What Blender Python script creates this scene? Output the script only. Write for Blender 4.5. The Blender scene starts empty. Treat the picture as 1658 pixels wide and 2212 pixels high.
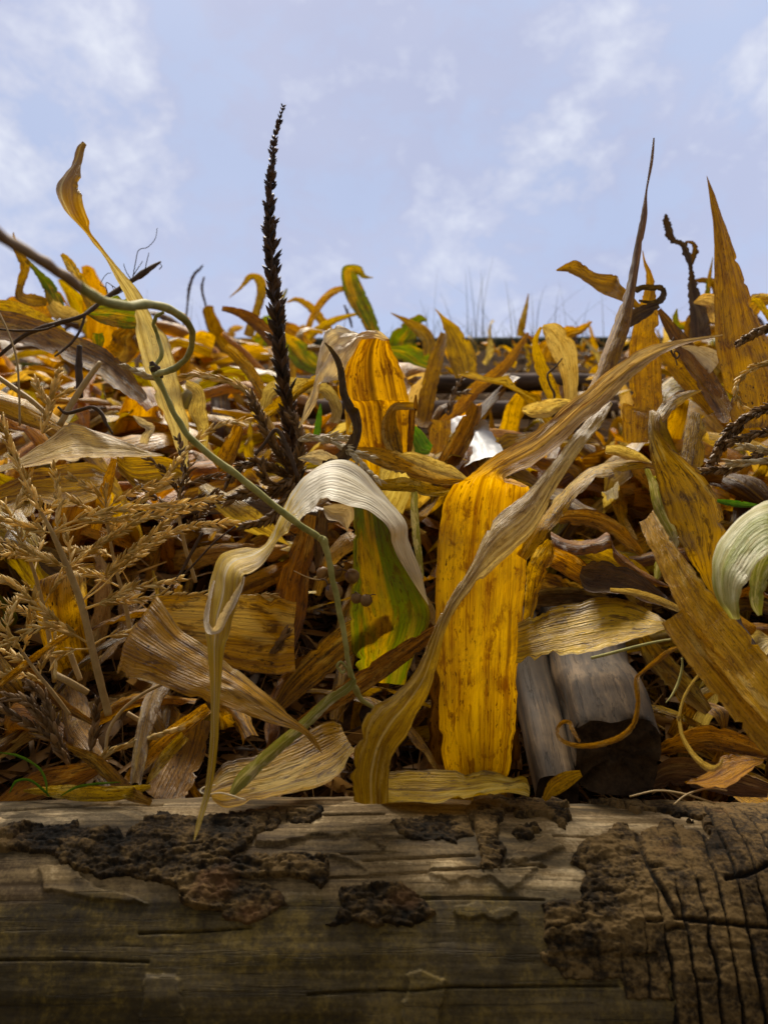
import bpy, bmesh, math, random
import numpy as np
from mathutils import Vector, Matrix, noise as mnoise

random.seed(7)
rng = np.random.default_rng(7)
S = bpy.context.scene
COL = S.collection

# ------------------------------------------------------------------ camera
CAM = Vector((0.0, 0.0, 1.5))
PITCH = math.radians(12.0)
FPX, CX, CY = 1663.0, 829.0, 1105.5
cd = bpy.data.cameras.new("camera")
cam = bpy.data.objects.new("camera", cd)
COL.objects.link(cam)
cam.location = CAM
cam.rotation_euler = (math.radians(90) + PITCH, 0, 0)
cd.sensor_fit = 'HORIZONTAL'
cd.sensor_width = 36.0
cd.lens = 36.0 * FPX / 1658.0
cd.clip_start = 0.01
cd.clip_end = 5000
cd.dof.use_dof = True
cd.dof.focus_distance = 0.66
cd.dof.aperture_fstop = 10.0
S.camera = cam

# ------------------------------------------------------------------ sky and sun
SUN_EL, SUN_AZ = math.radians(65), math.radians(-14)   # azimuth from +Y towards +X
SUN_DIR = Vector((math.sin(SUN_AZ) * math.cos(SUN_EL), math.cos(SUN_AZ) * math.cos(SUN_EL), math.sin(SUN_EL)))
W = bpy.data.worlds.new("World")
S.world = W
W.use_nodes = True
nt = W.node_tree
nt.nodes.clear()
def N(nt, t, **kw):
    n = nt.nodes.new(t)
    for k, v in kw.items():
        setattr(n, k, v)
    return n
def LK(nt, a, b):
    nt.links.new(a, b)
def ramp(nt, fac, stops, interp='LINEAR'):
    r = N(nt, 'ShaderNodeValToRGB')
    r.color_ramp.interpolation = interp
    e = r.color_ramp.elements
    while len(e) < len(stops):
        e.new(0.5)
    for el, (p, c) in zip(e, stops):
        el.position = p
        if not isinstance(c, (tuple, list)):
            c = (c, c, c)
        el.color = (*c[:3], 1)
    if fac is not None:
        LK(nt, fac, r.inputs[0])
    return r.outputs[0]
def math_n(nt, op, a, b=None, c=None, clamp=False):
    m = N(nt, 'ShaderNodeMath', operation=op, use_clamp=clamp)
    for i, v in enumerate((a, b, c)):
        if v is None:
            continue
        if isinstance(v, (int, float)):
            m.inputs[i].default_value = v
        else:
            LK(nt, v, m.inputs[i])
    return m.outputs[0]
def mixc(nt, fac, a, b, mode='MIX'):
    m = N(nt, 'ShaderNodeMix', data_type='RGBA', blend_type=mode)
    for i, v in ((0, fac), (6, a), (7, b)):
        if isinstance(v, (int, float)):
            m.inputs[i].default_value = v
        elif isinstance(v, (tuple, list)):
            m.inputs[i].default_value = (*v[:3], 1)
        else:
            LK(nt, v, m.inputs[i])
    return m.outputs[2]
def noise_n(nt, vec, scale, detail=4, rough=0.55, dist=0.0):
    n = N(nt, 'ShaderNodeTexNoise')
    n.inputs['Scale'].default_value = scale
    n.inputs['Detail'].default_value = detail
    n.inputs['Roughness'].default_value = rough
    n.inputs['Distortion'].default_value = dist
    if vec is not None:
        LK(nt, vec, n.inputs['Vector'])
    return n.outputs['Fac']
def vmap(nt, vec, scale=(1, 1, 1), loc=(0, 0, 0), rot=(0, 0, 0)):
    m = N(nt, 'ShaderNodeMapping')
    m.inputs['Scale'].default_value = scale
    m.inputs['Location'].default_value = loc
    m.inputs['Rotation'].default_value = rot
    LK(nt, vec, m.inputs['Vector'])
    return m.outputs[0]

sky = N(nt, 'ShaderNodeTexSky', sky_type='NISHITA')
sky.sun_disc = False
sky.sun_elevation = SUN_EL
sky.sun_rotation = SUN_AZ
sky.air_density = 1.0
sky.dust_density = 2.0
tc = N(nt, 'ShaderNodeTexCoord')
v = tc.outputs['Generated']
sep = N(nt, 'ShaderNodeSeparateXYZ')
LK(nt, v, sep.inputs[0])
# thin overcast veil: lavender base, brighter torn patches, brighter round the hidden sun
n1 = noise_n(nt, vmap(nt, v, (1.0, 1.0, 1.5), (3.1, 0.4, 1.2), (0, 0.6, 0)), 8.5, 9, 0.64, 0.2)
n2 = noise_n(nt, vmap(nt, v, (1, 1, 1.4), (9.3, 2.2, 0.7)), 2.2, 3, 0.5)
def sky_dir(x, y):
    a, b = (x - 829) / 1663, (1105.5 - y) / 1663
    return Vector((a, math.cos(PITCH) - b * math.sin(PITCH), math.sin(PITCH) + b * math.cos(PITCH))).normalized()
blobs = None
for x, y, r, k in ((60, 330, 8, 1.0), (200, 130, 6, .9), (290, 300, 5, .8), (20, 430, 6, 1.0), (360, 430, 3, .7), (1180, 370, 5.5, .9), (1010, 590, 6, .7), (960, 500, 4, .6), (1380, 50, 7, .6), (1640, 130, 4, 1.0), (1340, 430, 5, .5), (200, 30, 6, .6), (620, 620, 5, .4)):
    d_ = N(nt, 'ShaderNodeVectorMath', operation='DOT_PRODUCT')
    LK(nt, v, d_.inputs[0])
    d_.inputs[1].default_value = sky_dir(x, y)
    c0 = math.cos(math.radians(r * 1.15))
    g_ = math_n(nt, 'MULTIPLY', math_n(nt, 'DIVIDE', math_n(nt, 'SUBTRACT', d_.outputs['Value'], c0), 1 - c0, clamp=True), k)
    blobs = g_ if blobs is None else math_n(nt, 'MAXIMUM', blobs, g_)
pv = math_n(nt, 'ADD', math_n(nt, 'MULTIPLY', n1, 1.0), math_n(nt, 'MULTIPLY', blobs, 0.17))
patch = ramp(nt, pv, [(0.57, 0.0), (0.66, 0.32), (0.80, 1.0)])
veil = mixc(nt, ramp(nt, n2, [(.35, 0.0), (.65, 1.0)]), (5.0, 5.5, 7.7), (6.1, 6.6, 8.7))
veil = mixc(nt, math_n(nt, 'MULTIPLY', ramp(nt, n1, [(.40, 1.0), (.52, 0.0)]), .35), veil, (5.0, 6.6, 9.6))
cloud = mixc(nt, patch, veil, (8.5, 8.9, 10.0))
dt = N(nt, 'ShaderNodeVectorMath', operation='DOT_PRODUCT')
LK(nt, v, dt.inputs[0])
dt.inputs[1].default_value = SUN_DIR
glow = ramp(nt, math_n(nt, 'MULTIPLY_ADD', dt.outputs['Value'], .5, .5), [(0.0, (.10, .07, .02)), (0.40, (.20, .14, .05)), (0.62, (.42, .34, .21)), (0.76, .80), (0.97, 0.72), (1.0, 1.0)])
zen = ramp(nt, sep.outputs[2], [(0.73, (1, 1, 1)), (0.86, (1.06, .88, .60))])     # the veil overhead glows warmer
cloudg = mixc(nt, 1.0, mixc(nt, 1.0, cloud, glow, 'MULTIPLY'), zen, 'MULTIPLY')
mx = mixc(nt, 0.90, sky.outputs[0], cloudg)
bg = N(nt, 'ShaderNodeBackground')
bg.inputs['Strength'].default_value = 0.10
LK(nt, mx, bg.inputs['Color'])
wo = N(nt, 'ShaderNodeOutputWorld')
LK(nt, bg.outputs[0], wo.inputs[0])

sl = bpy.data.lights.new("sun", 'SUN')
sl.energy = 5.0
sl.angle = math.radians(20)
sl.color = (1.0, 0.90, 0.75)
so = bpy.data.objects.new("sun", sl)
COL.objects.link(so)
so.location = (0, 3, 6)
so.rotation_euler = SUN_DIR.to_track_quat('Z', 'Y').to_euler()

S.view_settings.view_transform = 'Standard'
S.view_settings.look = 'None'
S.view_settings.exposure = 0.38
S.view_settings.gamma = 1.0
S.cycles.max_bounces = 8
S.cycles.transparent_max_bounces = 8

# ------------------------------------------------------------------ placing helpers
CROP = {'F': (0, 0, 1.0), 'A': (0, 216, .3582), 'B': (486, 216, .3582), 'C': (1064, 216, .3582),
        'D': (0, 864, .3582), 'E': (486, 864, .3582), 'G': (1064, 864, .3582),
        'H': (0, 1458, .5002), 'J': (829, 1458, .5002)}
cp, sp_ = math.cos(PITCH), math.sin(PITCH)
def fpx(c, x, y):
    o = CROP[c]
    return o[0] + x * o[2], o[1] + y * o[2]
def at(x, y, Y):
    """a sight line's point at distance Y (metres along world +Y)"""
    a, b = (x - CX) / FPX, (CY - y) / FPX
    d = Vector((a, cp - b * sp_, sp_ + b * cp))
    return CAM + d * (Y / d.y)
def proj(P):
    """numpy points -> picture coordinates (used to lay bark where the log has it)"""
    q = P - np.array(CAM)
    f = q[:, 1] * cp + q[:, 2] * sp_
    u = -q[:, 1] * sp_ + q[:, 2] * cp
    return CX + FPX * q[:, 0] / f, CY - FPX * u / f

def tag(o, label=None, cat=None, group=None, kind=None):
    for k, v in (('label', label), ('category', cat), ('group', group), ('kind', kind)):
        if v:
            o[k] = v
    return o
def link(name, me, mat=None, parent=None, smooth=True):
    o = bpy.data.objects.new(name, me)
    COL.objects.link(o)
    if mat:
        me.materials.append(mat)
    if smooth:
        me.polygons.foreach_set('use_smooth', [True] * len(me.polygons))
    if parent:
        o.parent = parent
    return o
def mesh(name, vs, fs, uvs=None):
    me = bpy.data.meshes.new(name)
    me.from_pydata([tuple(v) for v in vs], [], fs)
    if uvs is not None:
        uv = me.uv_layers.new(name='UVMap')
        li = np.zeros(len(me.loops), dtype=np.int32)
        me.loops.foreach_get('vertex_index', li)
        uv.data.foreach_set('uv', np.asarray(uvs, dtype=np.float32)[li].ravel())
    return me
def empty(name, loc):
    o = bpy.data.objects.new(name, None)
    COL.objects.link(o)
    o.location = loc
    o.empty_display_size = 0.02
    return o
def crom(P, n):
    """Catmull-Rom through rows of P (k, d) -> ((k-1)*n+1, d)"""
    P = np.asarray(P, float)
    k = len(P)
    Q = np.vstack([2 * P[0] - P[1], P, 2 * P[-1] - P[-2]])
    out = []
    for i in range(k - 1):
        p0, p1, p2, p3 = Q[i:i + 4]
        for j in range(n):
            t = j / n
            out.append(0.5 * ((2 * p1) + (p2 - p0) * t + (2 * p0 - 5 * p1 + 4 * p2 - p3) * t * t + (3 * p1 - p0 - 3 * p2 + p3) * t ** 3))
    out.append(P[-1])
    return np.array(out)
def fbm1(t, seed, oct=3):
    return mnoise.fractal(Vector((t, seed * 7.31, seed * 3.17)), 0.8, 2.0, oct)

# ------------------------------------------------------------------ ribbon builder (corn leaves)
def ribbon(A, B, n=9, m=17, camber=0.12, wave=0.02, rag=0.014, fold=0.0, seed=0, crumple=0.025, crease=0.018, tear=0.30):
    A, B = crom(A, n), crom(B, n)
    C = (A + B) / 2
    T = np.gradient(C, axis=0)
    T /= np.linalg.norm(T, axis=1)[:, None] + 1e-9
    D = B - A
    w = np.linalg.norm(D, axis=1)
    Nn = np.cross(T, D)
    ln = np.linalg.norm(Nn, axis=1)[:, None]
    Nn = Nn / (ln + 1e-9)
    for i in range(1, len(Nn)):                       # no sudden flips of the sheet's face
        if ln[i, 0] < 1e-7:
            Nn[i] = Nn[i - 1]
    for _ in range(2):
        Nn[1:-1] = (Nn[:-2] + 2 * Nn[1:-1] + Nn[2:])
        Nn /= np.linalg.norm(Nn, axis=1)[:, None] + 1e-9
    s = np.concatenate([[0], np.cumsum(np.linalg.norm(np.diff(C, axis=0), axis=1))])
    wm = max(w.max(), 1e-4)
    vs, uvs = [], []
    global ALONG
    ALONG = np.repeat(s / (s[-1] + 1e-9), m)
    for i in range(len(C)):
        sv = s[i] / wm
        ra = rag * wm * (fbm1(sv * 7, seed + .3) + .8 * max(0, fbm1(sv * 19, seed + .7) - .25))
        rb = rag * wm * (fbm1(sv * 7, seed + 5.3) + .8 * max(0, fbm1(sv * 19, seed + 8.7) - .25))
        ra -= tear * w[i] * max(0, fbm1(sv * 2.6, seed + 3.9, 4) - .30)
        rb -= tear * w[i] * max(0, fbm1(sv * 2.6, seed + 6.1, 4) - .30)
        wa = wave * wm * (fbm1(sv * 1.7, seed + 2.1, 2) * 2.0)
        wb = wave * wm * (fbm1(sv * 1.7, seed + 9.4, 2) * 2.0)
        for j in range(m):
            u = j / (m - 1)
            c = 2 * u - 1
            P = A[i] + D[i] * u
            P = P + D[i] / (w[i] + 1e-9) * (-ra * max(0, -c) ** 3 + rb * max(0, c) ** 3) * min(1, w[i] / (0.3 * wm))
            h = camber * w[i] * (1 - c * c) + fold * w[i] * (1 - abs(c))
            k = min(1, w[i] / (0.4 * wm))
            h += k * ((wa if c < 0 else wb) * c * c)
            if crease:
                h += k * crease * w[i] * mnoise.fractal(Vector((u * 5.5, sv * .55, seed * 2.7)), .9, 2.0, 3)
            if crumple:
                h += k * crumple * wm * mnoise.fractal(Vector((u * 2.6, sv * 2.2, seed * 3.3)), 0.8, 2.0, 3)
            P = P + Nn[i] * h
            vs.append(P)
            uvs.append((u, sv))
    fs = []
    for i in range(len(C) - 1):
        for j in range(m - 1):
            a = i * m + j
            fs.append((a, a + 1, a + m + 1, a + m))
    return vs, fs, uvs
def stations(segs):
    """picture stations -> two 3-D edges.  (x,y,w,Y[,dY]) = centre form, (ax,ay,bx,by,Ya,Yb) = edge form"""
    rows = []
    for c, lst in segs:
        k = CROP[c][2]
        for st in lst:
            if len(st) == 6:
                a, b = fpx(c, st[0], st[1]), fpx(c, st[2], st[3])
                rows.append(['e', a, b, st[4], st[5]])
            else:
                x, y = fpx(c, st[0], st[1])
                rows.append(['c', (x, y), st[2] * k, st[3], st[4] if len(st) > 4 else 0.0])
    cen = []
    for r in rows:
        cen.append(r[1] if r[0] == 'c' else ((r[1][0] + r[2][0]) / 2, (r[1][1] + r[2][1]) / 2))
    A, B = [], []
    for i, r in enumerate(rows):
        if r[0] == 'e':
            A.append(at(*r[1], r[3])); B.append(at(*r[2], r[4]))
        else:
            p, q = cen[max(0, i - 1)], cen[min(len(cen) - 1, i + 1)]
            dx, dy = q[0] - p[0], q[1] - p[1]
            l = math.hypot(dx, dy) + 1e-6
            nx, ny = dy / l, -dx / l
            x, y = r[1]
            h = r[2] / 2
            A.append(at(x + nx * h, y + ny * h, r[3] - r[4] / 2)); B.append(at(x - nx * h, y - ny * h, r[3] + r[4] / 2))
    return np.array(A), np.array(B)
SEED = [0]
def leaf(label, mat, segs, name='corn_leaf', cat='corn leaf', group='dry corn leaves on the log roof', parent=None, **kw):
    SEED[0] += 1
    A, B = stations(segs)
    vs, fs, uvs = ribbon(A, B, seed=SEED[0], **kw)
    o0 = Vector(sum((np.array(v) for v in vs), np.zeros(3)) / len(vs))
    me = mesh(name, [np.array(v) - np.array(o0) for v in vs], fs, uvs)
    al = me.attributes.new('along', 'FLOAT', 'POINT')
    al.data.foreach_set('value', ALONG.astype(np.float32))
    o = link(name, me, mat)
    if parent:                                        # a part of another leaf
        o.parent = parent
        o.location = o0 - parent.location
        if label:
            o['label'] = label
        return o
    o.location = o0
    return tag(o, label, cat, group)

# tubes ------------------------------------------------------------
def tube_geo(P, R, sides=8, off=0, wob=0.0, seed=0):
    P = np.asarray(P, float)
    T = np.gradient(P, axis=0)
    T /= np.linalg.norm(T, axis=1)[:, None] + 1e-12
    up = np.array([0.21, -0.6, 0.77])
    vs, fs = [], []
    nrm = np.cross(T[0], up); nrm /= np.linalg.norm(nrm) + 1e-12
    for i in range(len(P)):
        nrm = nrm - T[i] * np.dot(nrm, T[i])
        nrm /= np.linalg.norm(nrm) + 1e-12
        bn = np.cross(T[i], nrm)
        for k in range(sides):
            a = 2 * math.pi * k / sides
            r = R[i] * (1 + wob * mnoise.noise(Vector((i * .35, k * 1.3, seed))))
            vs.append(P[i] + (nrm * math.cos(a) + bn * math.sin(a)) * r)
    for i in range(len(P) - 1):
        for k in range(sides):
            a = off + i * sides + k
            b = off + i * sides + (k + 1) % sides
            fs.append((a, b, b + sides, a + sides))
    fs.append(tuple(off + k for k in range(sides))[::-1])
    fs.append(tuple(off + (len(P) - 1) * sides + k for k in range(sides)))
    return vs, fs
def path3(segs, n=8):
    """(x,y,r,Y) in crop units -> points and radii in metres"""
    pts = []
    for c, lst in segs:
        k = CROP[c][2]
        for x, y, r, Y in lst:
            p = at(*fpx(c, x, y), Y)
            pts.append((*p, r * k * Y / FPX))
    Q = crom(pts, n)
    return Q[:, :3], np.maximum(Q[:, 3], 1e-5)
def recentre(name, vs, fs, mat, parent=None, uvs=None, smooth=True):
    V = np.array([np.array(v) for v in vs])
    o0 = V.mean(axis=0)
    me = mesh(name, V - o0, fs, uvs)
    o = link(name, me, mat, smooth=smooth)
    if parent:
        o.parent = parent
        o.location = Vector(o0) - parent.location
    else:
        o.location = o0
    return o
def tube(name, label, cat, mat, segs, group=None, n=8, sides=8, parent=None, wob=0.0):
    P, R = path3(segs, n)
    vs, fs = tube_geo(P, R, sides, 0, wob, random.random() * 9)
    o = recentre(name, vs, fs, mat, parent)
    if label:
        tag(o, label, cat, group)
    return o

# ------------------------------------------------------------------ materials
def new_mat(name):
    m = bpy.data.materials.new(name)
    m.use_nodes = True
    m.node_tree.nodes.clear()
    return m, m.node_tree
def leaf_mat(name, dark, light, spot, alt=None, alt_amt=0.0, spots=0.3, trans=0.45, rough=0.40, vein=11, tint=(1.0, .93, .50), spec=0.42, mid=None, tip=None, island=False, sat=1.10, pale=.38):
    """a dry blade: streaks along its length, blotches, spots, parallel veins; light passes through it"""
    m, nt = new_mat(name)
    uv = N(nt, 'ShaderNodeUVMap').outputs[0]
    oi = N(nt, 'ShaderNodeObjectInfo')
    rnd = oi.outputs['Random']
    if island:
        rnd = N(nt, 'ShaderNodeNewGeometry').outputs['Random Per Island']
    cb = N(nt, 'ShaderNodeCombineXYZ')
    LK(nt, math_n(nt, 'MULTIPLY', rnd, 37.0), cb.inputs[2])
    LK(nt, math_n(nt, 'MULTIPLY', rnd, 11.0), cb.inputs[1])
    va = N(nt, 'ShaderNodeVectorMath', operation='ADD')
    LK(nt, uv, va.inputs[0]); LK(nt, cb.outputs[0], va.inputs[1])
    v = va.outputs[0]
    sx = N(nt, 'ShaderNodeSeparateXYZ'); LK(nt, uv, sx.inputs[0])
    u = sx.outputs[0]
    streak = noise_n(nt, vmap(nt, v, (16, .55, 1)), 1.0, 5, 0.65, 0.25)
    fine = noise_n(nt, vmap(nt, v, (60, 2.2, 1)), 1.0, 3, 0.6)
    blot = noise_n(nt, vmap(nt, v, (2.2, 1.1, 1)), 1.0, 5, 0.6, 0.5)
    f = math_n(nt, 'ADD', math_n(nt, 'MULTIPLY', streak, 0.50), math_n(nt, 'ADD', math_n(nt, 'MULTIPLY', fine, .22), math_n(nt, 'MULTIPLY', blot, .40)))
    stops = [(0.44, dark), (0.55, tuple((a + 2 * b) / 3 for a, b in zip(dark, light))), (0.65, light)]
    col = ramp(nt, f, stops)
    if island:                                        # each scrap its own hue
        hue = ramp(nt, math_n(nt, 'FRACT', math_n(nt, 'MULTIPLY', rnd, 7.31)), [(0, (1.1, .95, .55)), (.22, (.95, .92, 1)), (.42, (.45, .36, .28)), (.62, (1.3, 1.45, 2.8)), (.80, (.75, 1.0, .5)), (.88, (.22, .18, .15))], 'CONSTANT')
        col = mixc(nt, 1.0, col, hue, 'MULTIPLY')
    if tip:
        aa = N(nt, 'ShaderNodeAttribute', attribute_name='along').outputs['Fac']
        aa = math_n(nt, 'ADD', aa, math_n(nt, 'MULTIPLY', math_n(nt, 'SUBTRACT', streak, .5), .30))
        mr_ = N(nt, 'ShaderNodeMapRange', interpolation_type='SMOOTHSTEP')
        LK(nt, aa, mr_.inputs[0])
        mr_.inputs[1].default_value, mr_.inputs[2].default_value = tip[2], tip[3]
        tcol_ = ramp(nt, f, [(0.44, tip[0]), (0.65, tip[1])])
        col = mixc(nt, mr_.outputs[0], col, tcol_)
    if alt:
        am = ramp(nt, noise_n(nt, vmap(nt, v, (1.7, .45, 1), (4.4, 2.2, 0)), 1.0, 4, 0.6, 0.6), [(0.62 - alt_amt * .4, 0.0), (0.70 - alt_amt * .4, 1.0)])
        col = mixc(nt, math_n(nt, 'MULTIPLY', am, 0.85), col, alt)
    # strips bleached pale along the blade
    pl = ramp(nt, noise_n(nt, vmap(nt, v, (6.5, .38, 1), (6.1, 1.7, 0)), 1.0, 5, 0.65, 0.3), [(0.53, 0.0), (0.64, 1.0)])
    col = mixc(nt, math_n(nt, 'MULTIPLY', pl, pale), col, tuple(min(.9, c * .75 + p) for c, p in zip(light, (.27, .20, .085))))
    # mouldy mottles
    mo = ramp(nt, noise_n(nt, vmap(nt, v, (8, 3.2, 1), (2.1, 9.7, 0)), 1.0, 6, 0.7, 0.5), [(0.53, 0.0), (0.62, 1.0)])
    col = mixc(nt, math_n(nt, 'MULTIPLY', mo, min(.85, spots * 1.35)), col, tuple(c * 1.15 for c in spot))
    # broad brown streaks
    bs = ramp(nt, noise_n(nt, vmap(nt, v, (9, .28, 1), (1.1, 7.7, 0)), 1.0, 4, 0.6, 0.4), [(0.54, 0.0), (0.64, 1.0)])
    col = mixc(nt, math_n(nt, 'MULTIPLY', bs, 0.15 + spots * 0.9), col, spot)
    # specks
    sp = ramp(nt, noise_n(nt, vmap(nt, v, (26, 9, 1), (3, 3, 0)), 1.0, 3, 0.55), [(0.60, 0.0), (0.66, 1.0)])
    sm = ramp(nt, noise_n(nt, vmap(nt, v, (1.6, .9, 1), (8, 1, 0)), 1.0, 3), [(0.40, 0.0), (0.62, 1.0)])
    col = mixc(nt, math_n(nt, 'MULTIPLY', math_n(nt, 'MULTIPLY', sp, sm), min(1.0, spots * 2.0)), col, tuple(c * .55 for c in spot))
    # browned margins
    ed = math_n(nt, 'ABSOLUTE', math_n(nt, 'SUBTRACT', math_n(nt, 'MULTIPLY', u, 2.0), 1.0))
    edn = math_n(nt, 'ADD', ed, math_n(nt, 'MULTIPLY', math_n(nt, 'SUBTRACT', blot, 0.5), 0.5))
    em = ramp(nt, edn, [(0.93, 0.0), (1.03, 1.0)])
    col = mixc(nt, math_n(nt, 'MULTIPLY', em, 0.5), col, spot)
    # midrib
    mr = ramp(nt, ed, [(0.02, 1.0), (0.09 if mid is None else .16, 0.0)])
    col = mixc(nt, math_n(nt, 'MULTIPLY', mr, 0.35 if mid is None else 0.85), col, mid or tuple(min(1, c * 1.25 + .03) for c in light))
    # parallel veins
    wv = math_n(nt, 'SINE', math_n(nt, 'MULTIPLY', math_n(nt, 'ADD', u, math_n(nt, 'MULTIPLY', blot, 0.12)), vein * 2 * 6.2832))
    wv2 = math_n(nt, 'SINE', math_n(nt, 'MULTIPLY', u, vein * 5.3 * 6.2832))
    vv = math_n(nt, 'ADD', math_n(nt, 'MULTIPLY', wv, 0.7), math_n(nt, 'MULTIPLY', wv2, 0.3))
    vl = math_n(nt, 'MULTIPLY_ADD', vv, 0.06, 0.97)
    col = mixc(nt, 1.0, col, vl, 'MULTIPLY')
    hs = N(nt, 'ShaderNodeHueSaturation')
    hs.inputs['Saturation'].default_value = sat
    LK(nt, math_n(nt, 'MULTIPLY_ADD', rnd, 0.03, 0.485), hs.inputs['Hue'])
    LK(nt, math_n(nt, 'MULTIPLY_ADD', math_n(nt, 'FRACT', math_n(nt, 'MULTIPLY', rnd, 17.3)), 0.45, 0.80), hs.inputs['Value'])
    LK(nt, col, hs.inputs['Color'])
    col = hs.outputs[0]
    bh = math_n(nt, 'ADD', math_n(nt, 'MULTIPLY', vv, 0.16), math_n(nt, 'ADD', math_n(nt, 'MULTIPLY', streak, 2.2), math_n(nt, 'MULTIPLY', blot, 3.5)))
    bp = N(nt, 'ShaderNodeBump')
    bp.inputs['Strength'].default_value = 0.8
    bp.inputs['Distance'].default_value = 0.0016
    LK(nt, bh, bp.inputs['Height'])
    pr = N(nt, 'ShaderNodeBsdfPrincipled')
    LK(nt, col, pr.inputs['Base Color'])
    pr.inputs['Roughness'].default_value = rough
    pr.inputs['Specular IOR Level'].default_value = spec
    LK(nt, bp.outputs[0], pr.inputs['Normal'])
    tr = N(nt, 'ShaderNodeBsdfTranslucent')
    tcol = mixc(nt, 1.0, col, tint, 'MULTIPLY')
    tcol = mixc(nt, 1.0, tcol, (1.2, 1.2, 1.2), 'MULTIPLY')
    LK(nt, tcol, tr.inputs['Color'])
    LK(nt, bp.outputs[0], tr.inputs['Normal'])
    ms = N(nt, 'ShaderNodeMixShader')
    ms.inputs[0].default_value = trans
    LK(nt, pr.outputs[0], ms.inputs[1]); LK(nt, tr.outputs[0], ms.inputs[2])
    out = N(nt, 'ShaderNodeOutputMaterial')
    LK(nt, ms.outputs[0], out.inputs[0])
    return m

M = {}
M['amber'] = leaf_mat('amber_leaf', (.30, .135, .010), (.68, .40, .025), (.11, .038, .007), spots=.48, trans=.46)
GOLD_TIP = ((.34, .20, .05), (.80, .61, .32), .48, .72)
M['gold'] = leaf_mat('gold_leaf', (.38, .185, .010), (.82, .53, .045), (.16, .052, .008), spots=.50, trans=.37, vein=9, tip=GOLD_TIP)
M['tan'] = leaf_mat('tan_leaf', (.24, .112, .010), (.70, .405, .045), (.075, .030, .006), alt=(.78, .57, .20), alt_amt=.22, spots=.58, trans=.36)
M['ochre'] = leaf_mat('ochre_leaf', (.32, .14, .018), (.68, .36, .065), (.14, .05, .010), alt=(.70, .46, .16), alt_amt=.15, spots=.45, trans=.36)
M['straw'] = leaf_mat('straw_leaf', (.42, .25, .055), (.84, .64, .26), (.20, .09, .02), spots=.40, trans=.38)
M['white'] = leaf_mat('bleached_leaf', (.56, .47, .30), (.90, .83, .66), (.34, .23, .11), spots=.28, trans=.34, rough=.48, tint=(1, .78, .38), vein=13)
M['white_tip'] = leaf_mat('bleached_leaf_tan_tip', (.66, .57, .40), (.93, .88, .73), (.38, .27, .14), spots=.24, trans=.36, rough=.5, tint=(1, .78, .38), vein=13, tip=((.38, .20, .012), (.84, .54, .075), .36, .44))
M['straw_tan'] = leaf_mat('straw_leaf_tan_end', (.38, .24, .08), (.80, .62, .32), (.18, .085, .022), spots=.38, trans=.36, tip=((.24, .125, .018), (.60, .38, .065), .50, .70))
M['spiral'] = leaf_mat('straw_leaf_brown_scoop', (.38, .26, .08), (.84, .69, .36), (.20, .10, .025), spots=.32, trans=.40, tip=((.17, .075, .008), (.42, .23, .02), .46, .30))
M['spear'] = leaf_mat('brown_spear_leaf', (.085, .040, .018), (.23, .125, .06), (.04, .018, .008), spots=.4, trans=.30, tip=((.24, .11, .012), (.60, .37, .06), .52, .80))
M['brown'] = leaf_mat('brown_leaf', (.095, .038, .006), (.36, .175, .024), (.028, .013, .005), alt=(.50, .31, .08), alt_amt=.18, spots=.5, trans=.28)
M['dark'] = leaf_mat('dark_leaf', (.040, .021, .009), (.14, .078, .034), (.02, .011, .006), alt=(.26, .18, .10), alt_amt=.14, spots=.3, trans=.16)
M['green'] = leaf_mat('green_yellow_leaf', (.26, .16, .010), (.60, .39, .028), (.11, .045, .007), alt=(.10, .19, .012), alt_amt=.50, spots=.42, trans=.50, tint=(1.0, .90, .35))
M['freshgreen'] = leaf_mat('green_leaf', (.04, .10, .015), (.13, .24, .035), (.3, .24, .04), spots=.1, trans=.42, tint=(.8, 1, .3))
M['palegreen'] = leaf_mat('pale_green_leaf', (.42, .40, .19), (.80, .77, .55), (.38, .27, .09), alt=(.27, .30, .04), alt_amt=.50, spots=.28, trans=.40, tint=(.95, .88, .35))
M['far_leaves'] = leaf_mat('mixed_far_leaves', (.27, .125, .014), (.64, .38, .05), (.08, .032, .008), spots=.50, trans=.40, island=True)

def plain_mat(name, c1, c2, scale=40, rough=.6, bump=.0008, trans=0.0, island=0.0, stretch=(1, 1, 1), spec=.3, obj=True):
    m, nt = new_mat(name)
    tcn = N(nt, 'ShaderNodeTexCoord')
    v = vmap(nt, tcn.outputs['Object'], stretch)
    a = noise_n(nt, v, scale, 5, .6, .3)
    b = noise_n(nt, v, scale * 5, 3, .6)
    f = math_n(nt, 'MULTIPLY_ADD', b, .35, math_n(nt, 'MULTIPLY', a, .65))
    if island:
        g = N(nt, 'ShaderNodeNewGeometry')
        f = math_n(nt, 'ADD', f, math_n(nt, 'MULTIPLY', math_n(nt, 'SUBTRACT', g.outputs['Random Per Island'], .5), island))
    col = ramp(nt, f, [(.34, c1), (.66, c2)])
    bp = N(nt, 'ShaderNodeBump')
    bp.inputs['Distance'].default_value = bump
    bp.inputs['Strength'].default_value = .7
    LK(nt, f, bp.inputs['Height'])
    pr = N(nt, 'ShaderNodeBsdfPrincipled')
    LK(nt, col, pr.inputs['Base Color'])
    pr.inputs['Roughness'].default_value = rough
    pr.inputs['Specular IOR Level'].default_value = spec
    LK(nt, bp.outputs[0], pr.inputs['Normal'])
    sh = pr.outputs[0]
    if trans:
        tr = N(nt, 'ShaderNodeBsdfTranslucent')
        LK(nt, col, tr.inputs['Color'])
        ms = N(nt, 'ShaderNodeMixShader')
        ms.inputs[0].default_value = trans
        LK(nt, sh, ms.inputs[1]); LK(nt, tr.outputs[0], ms.inputs[2])
        sh = ms.outputs[0]
    out = N(nt, 'ShaderNodeOutputMaterial')
    LK(nt, sh, out.inputs[0])
    return m
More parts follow.
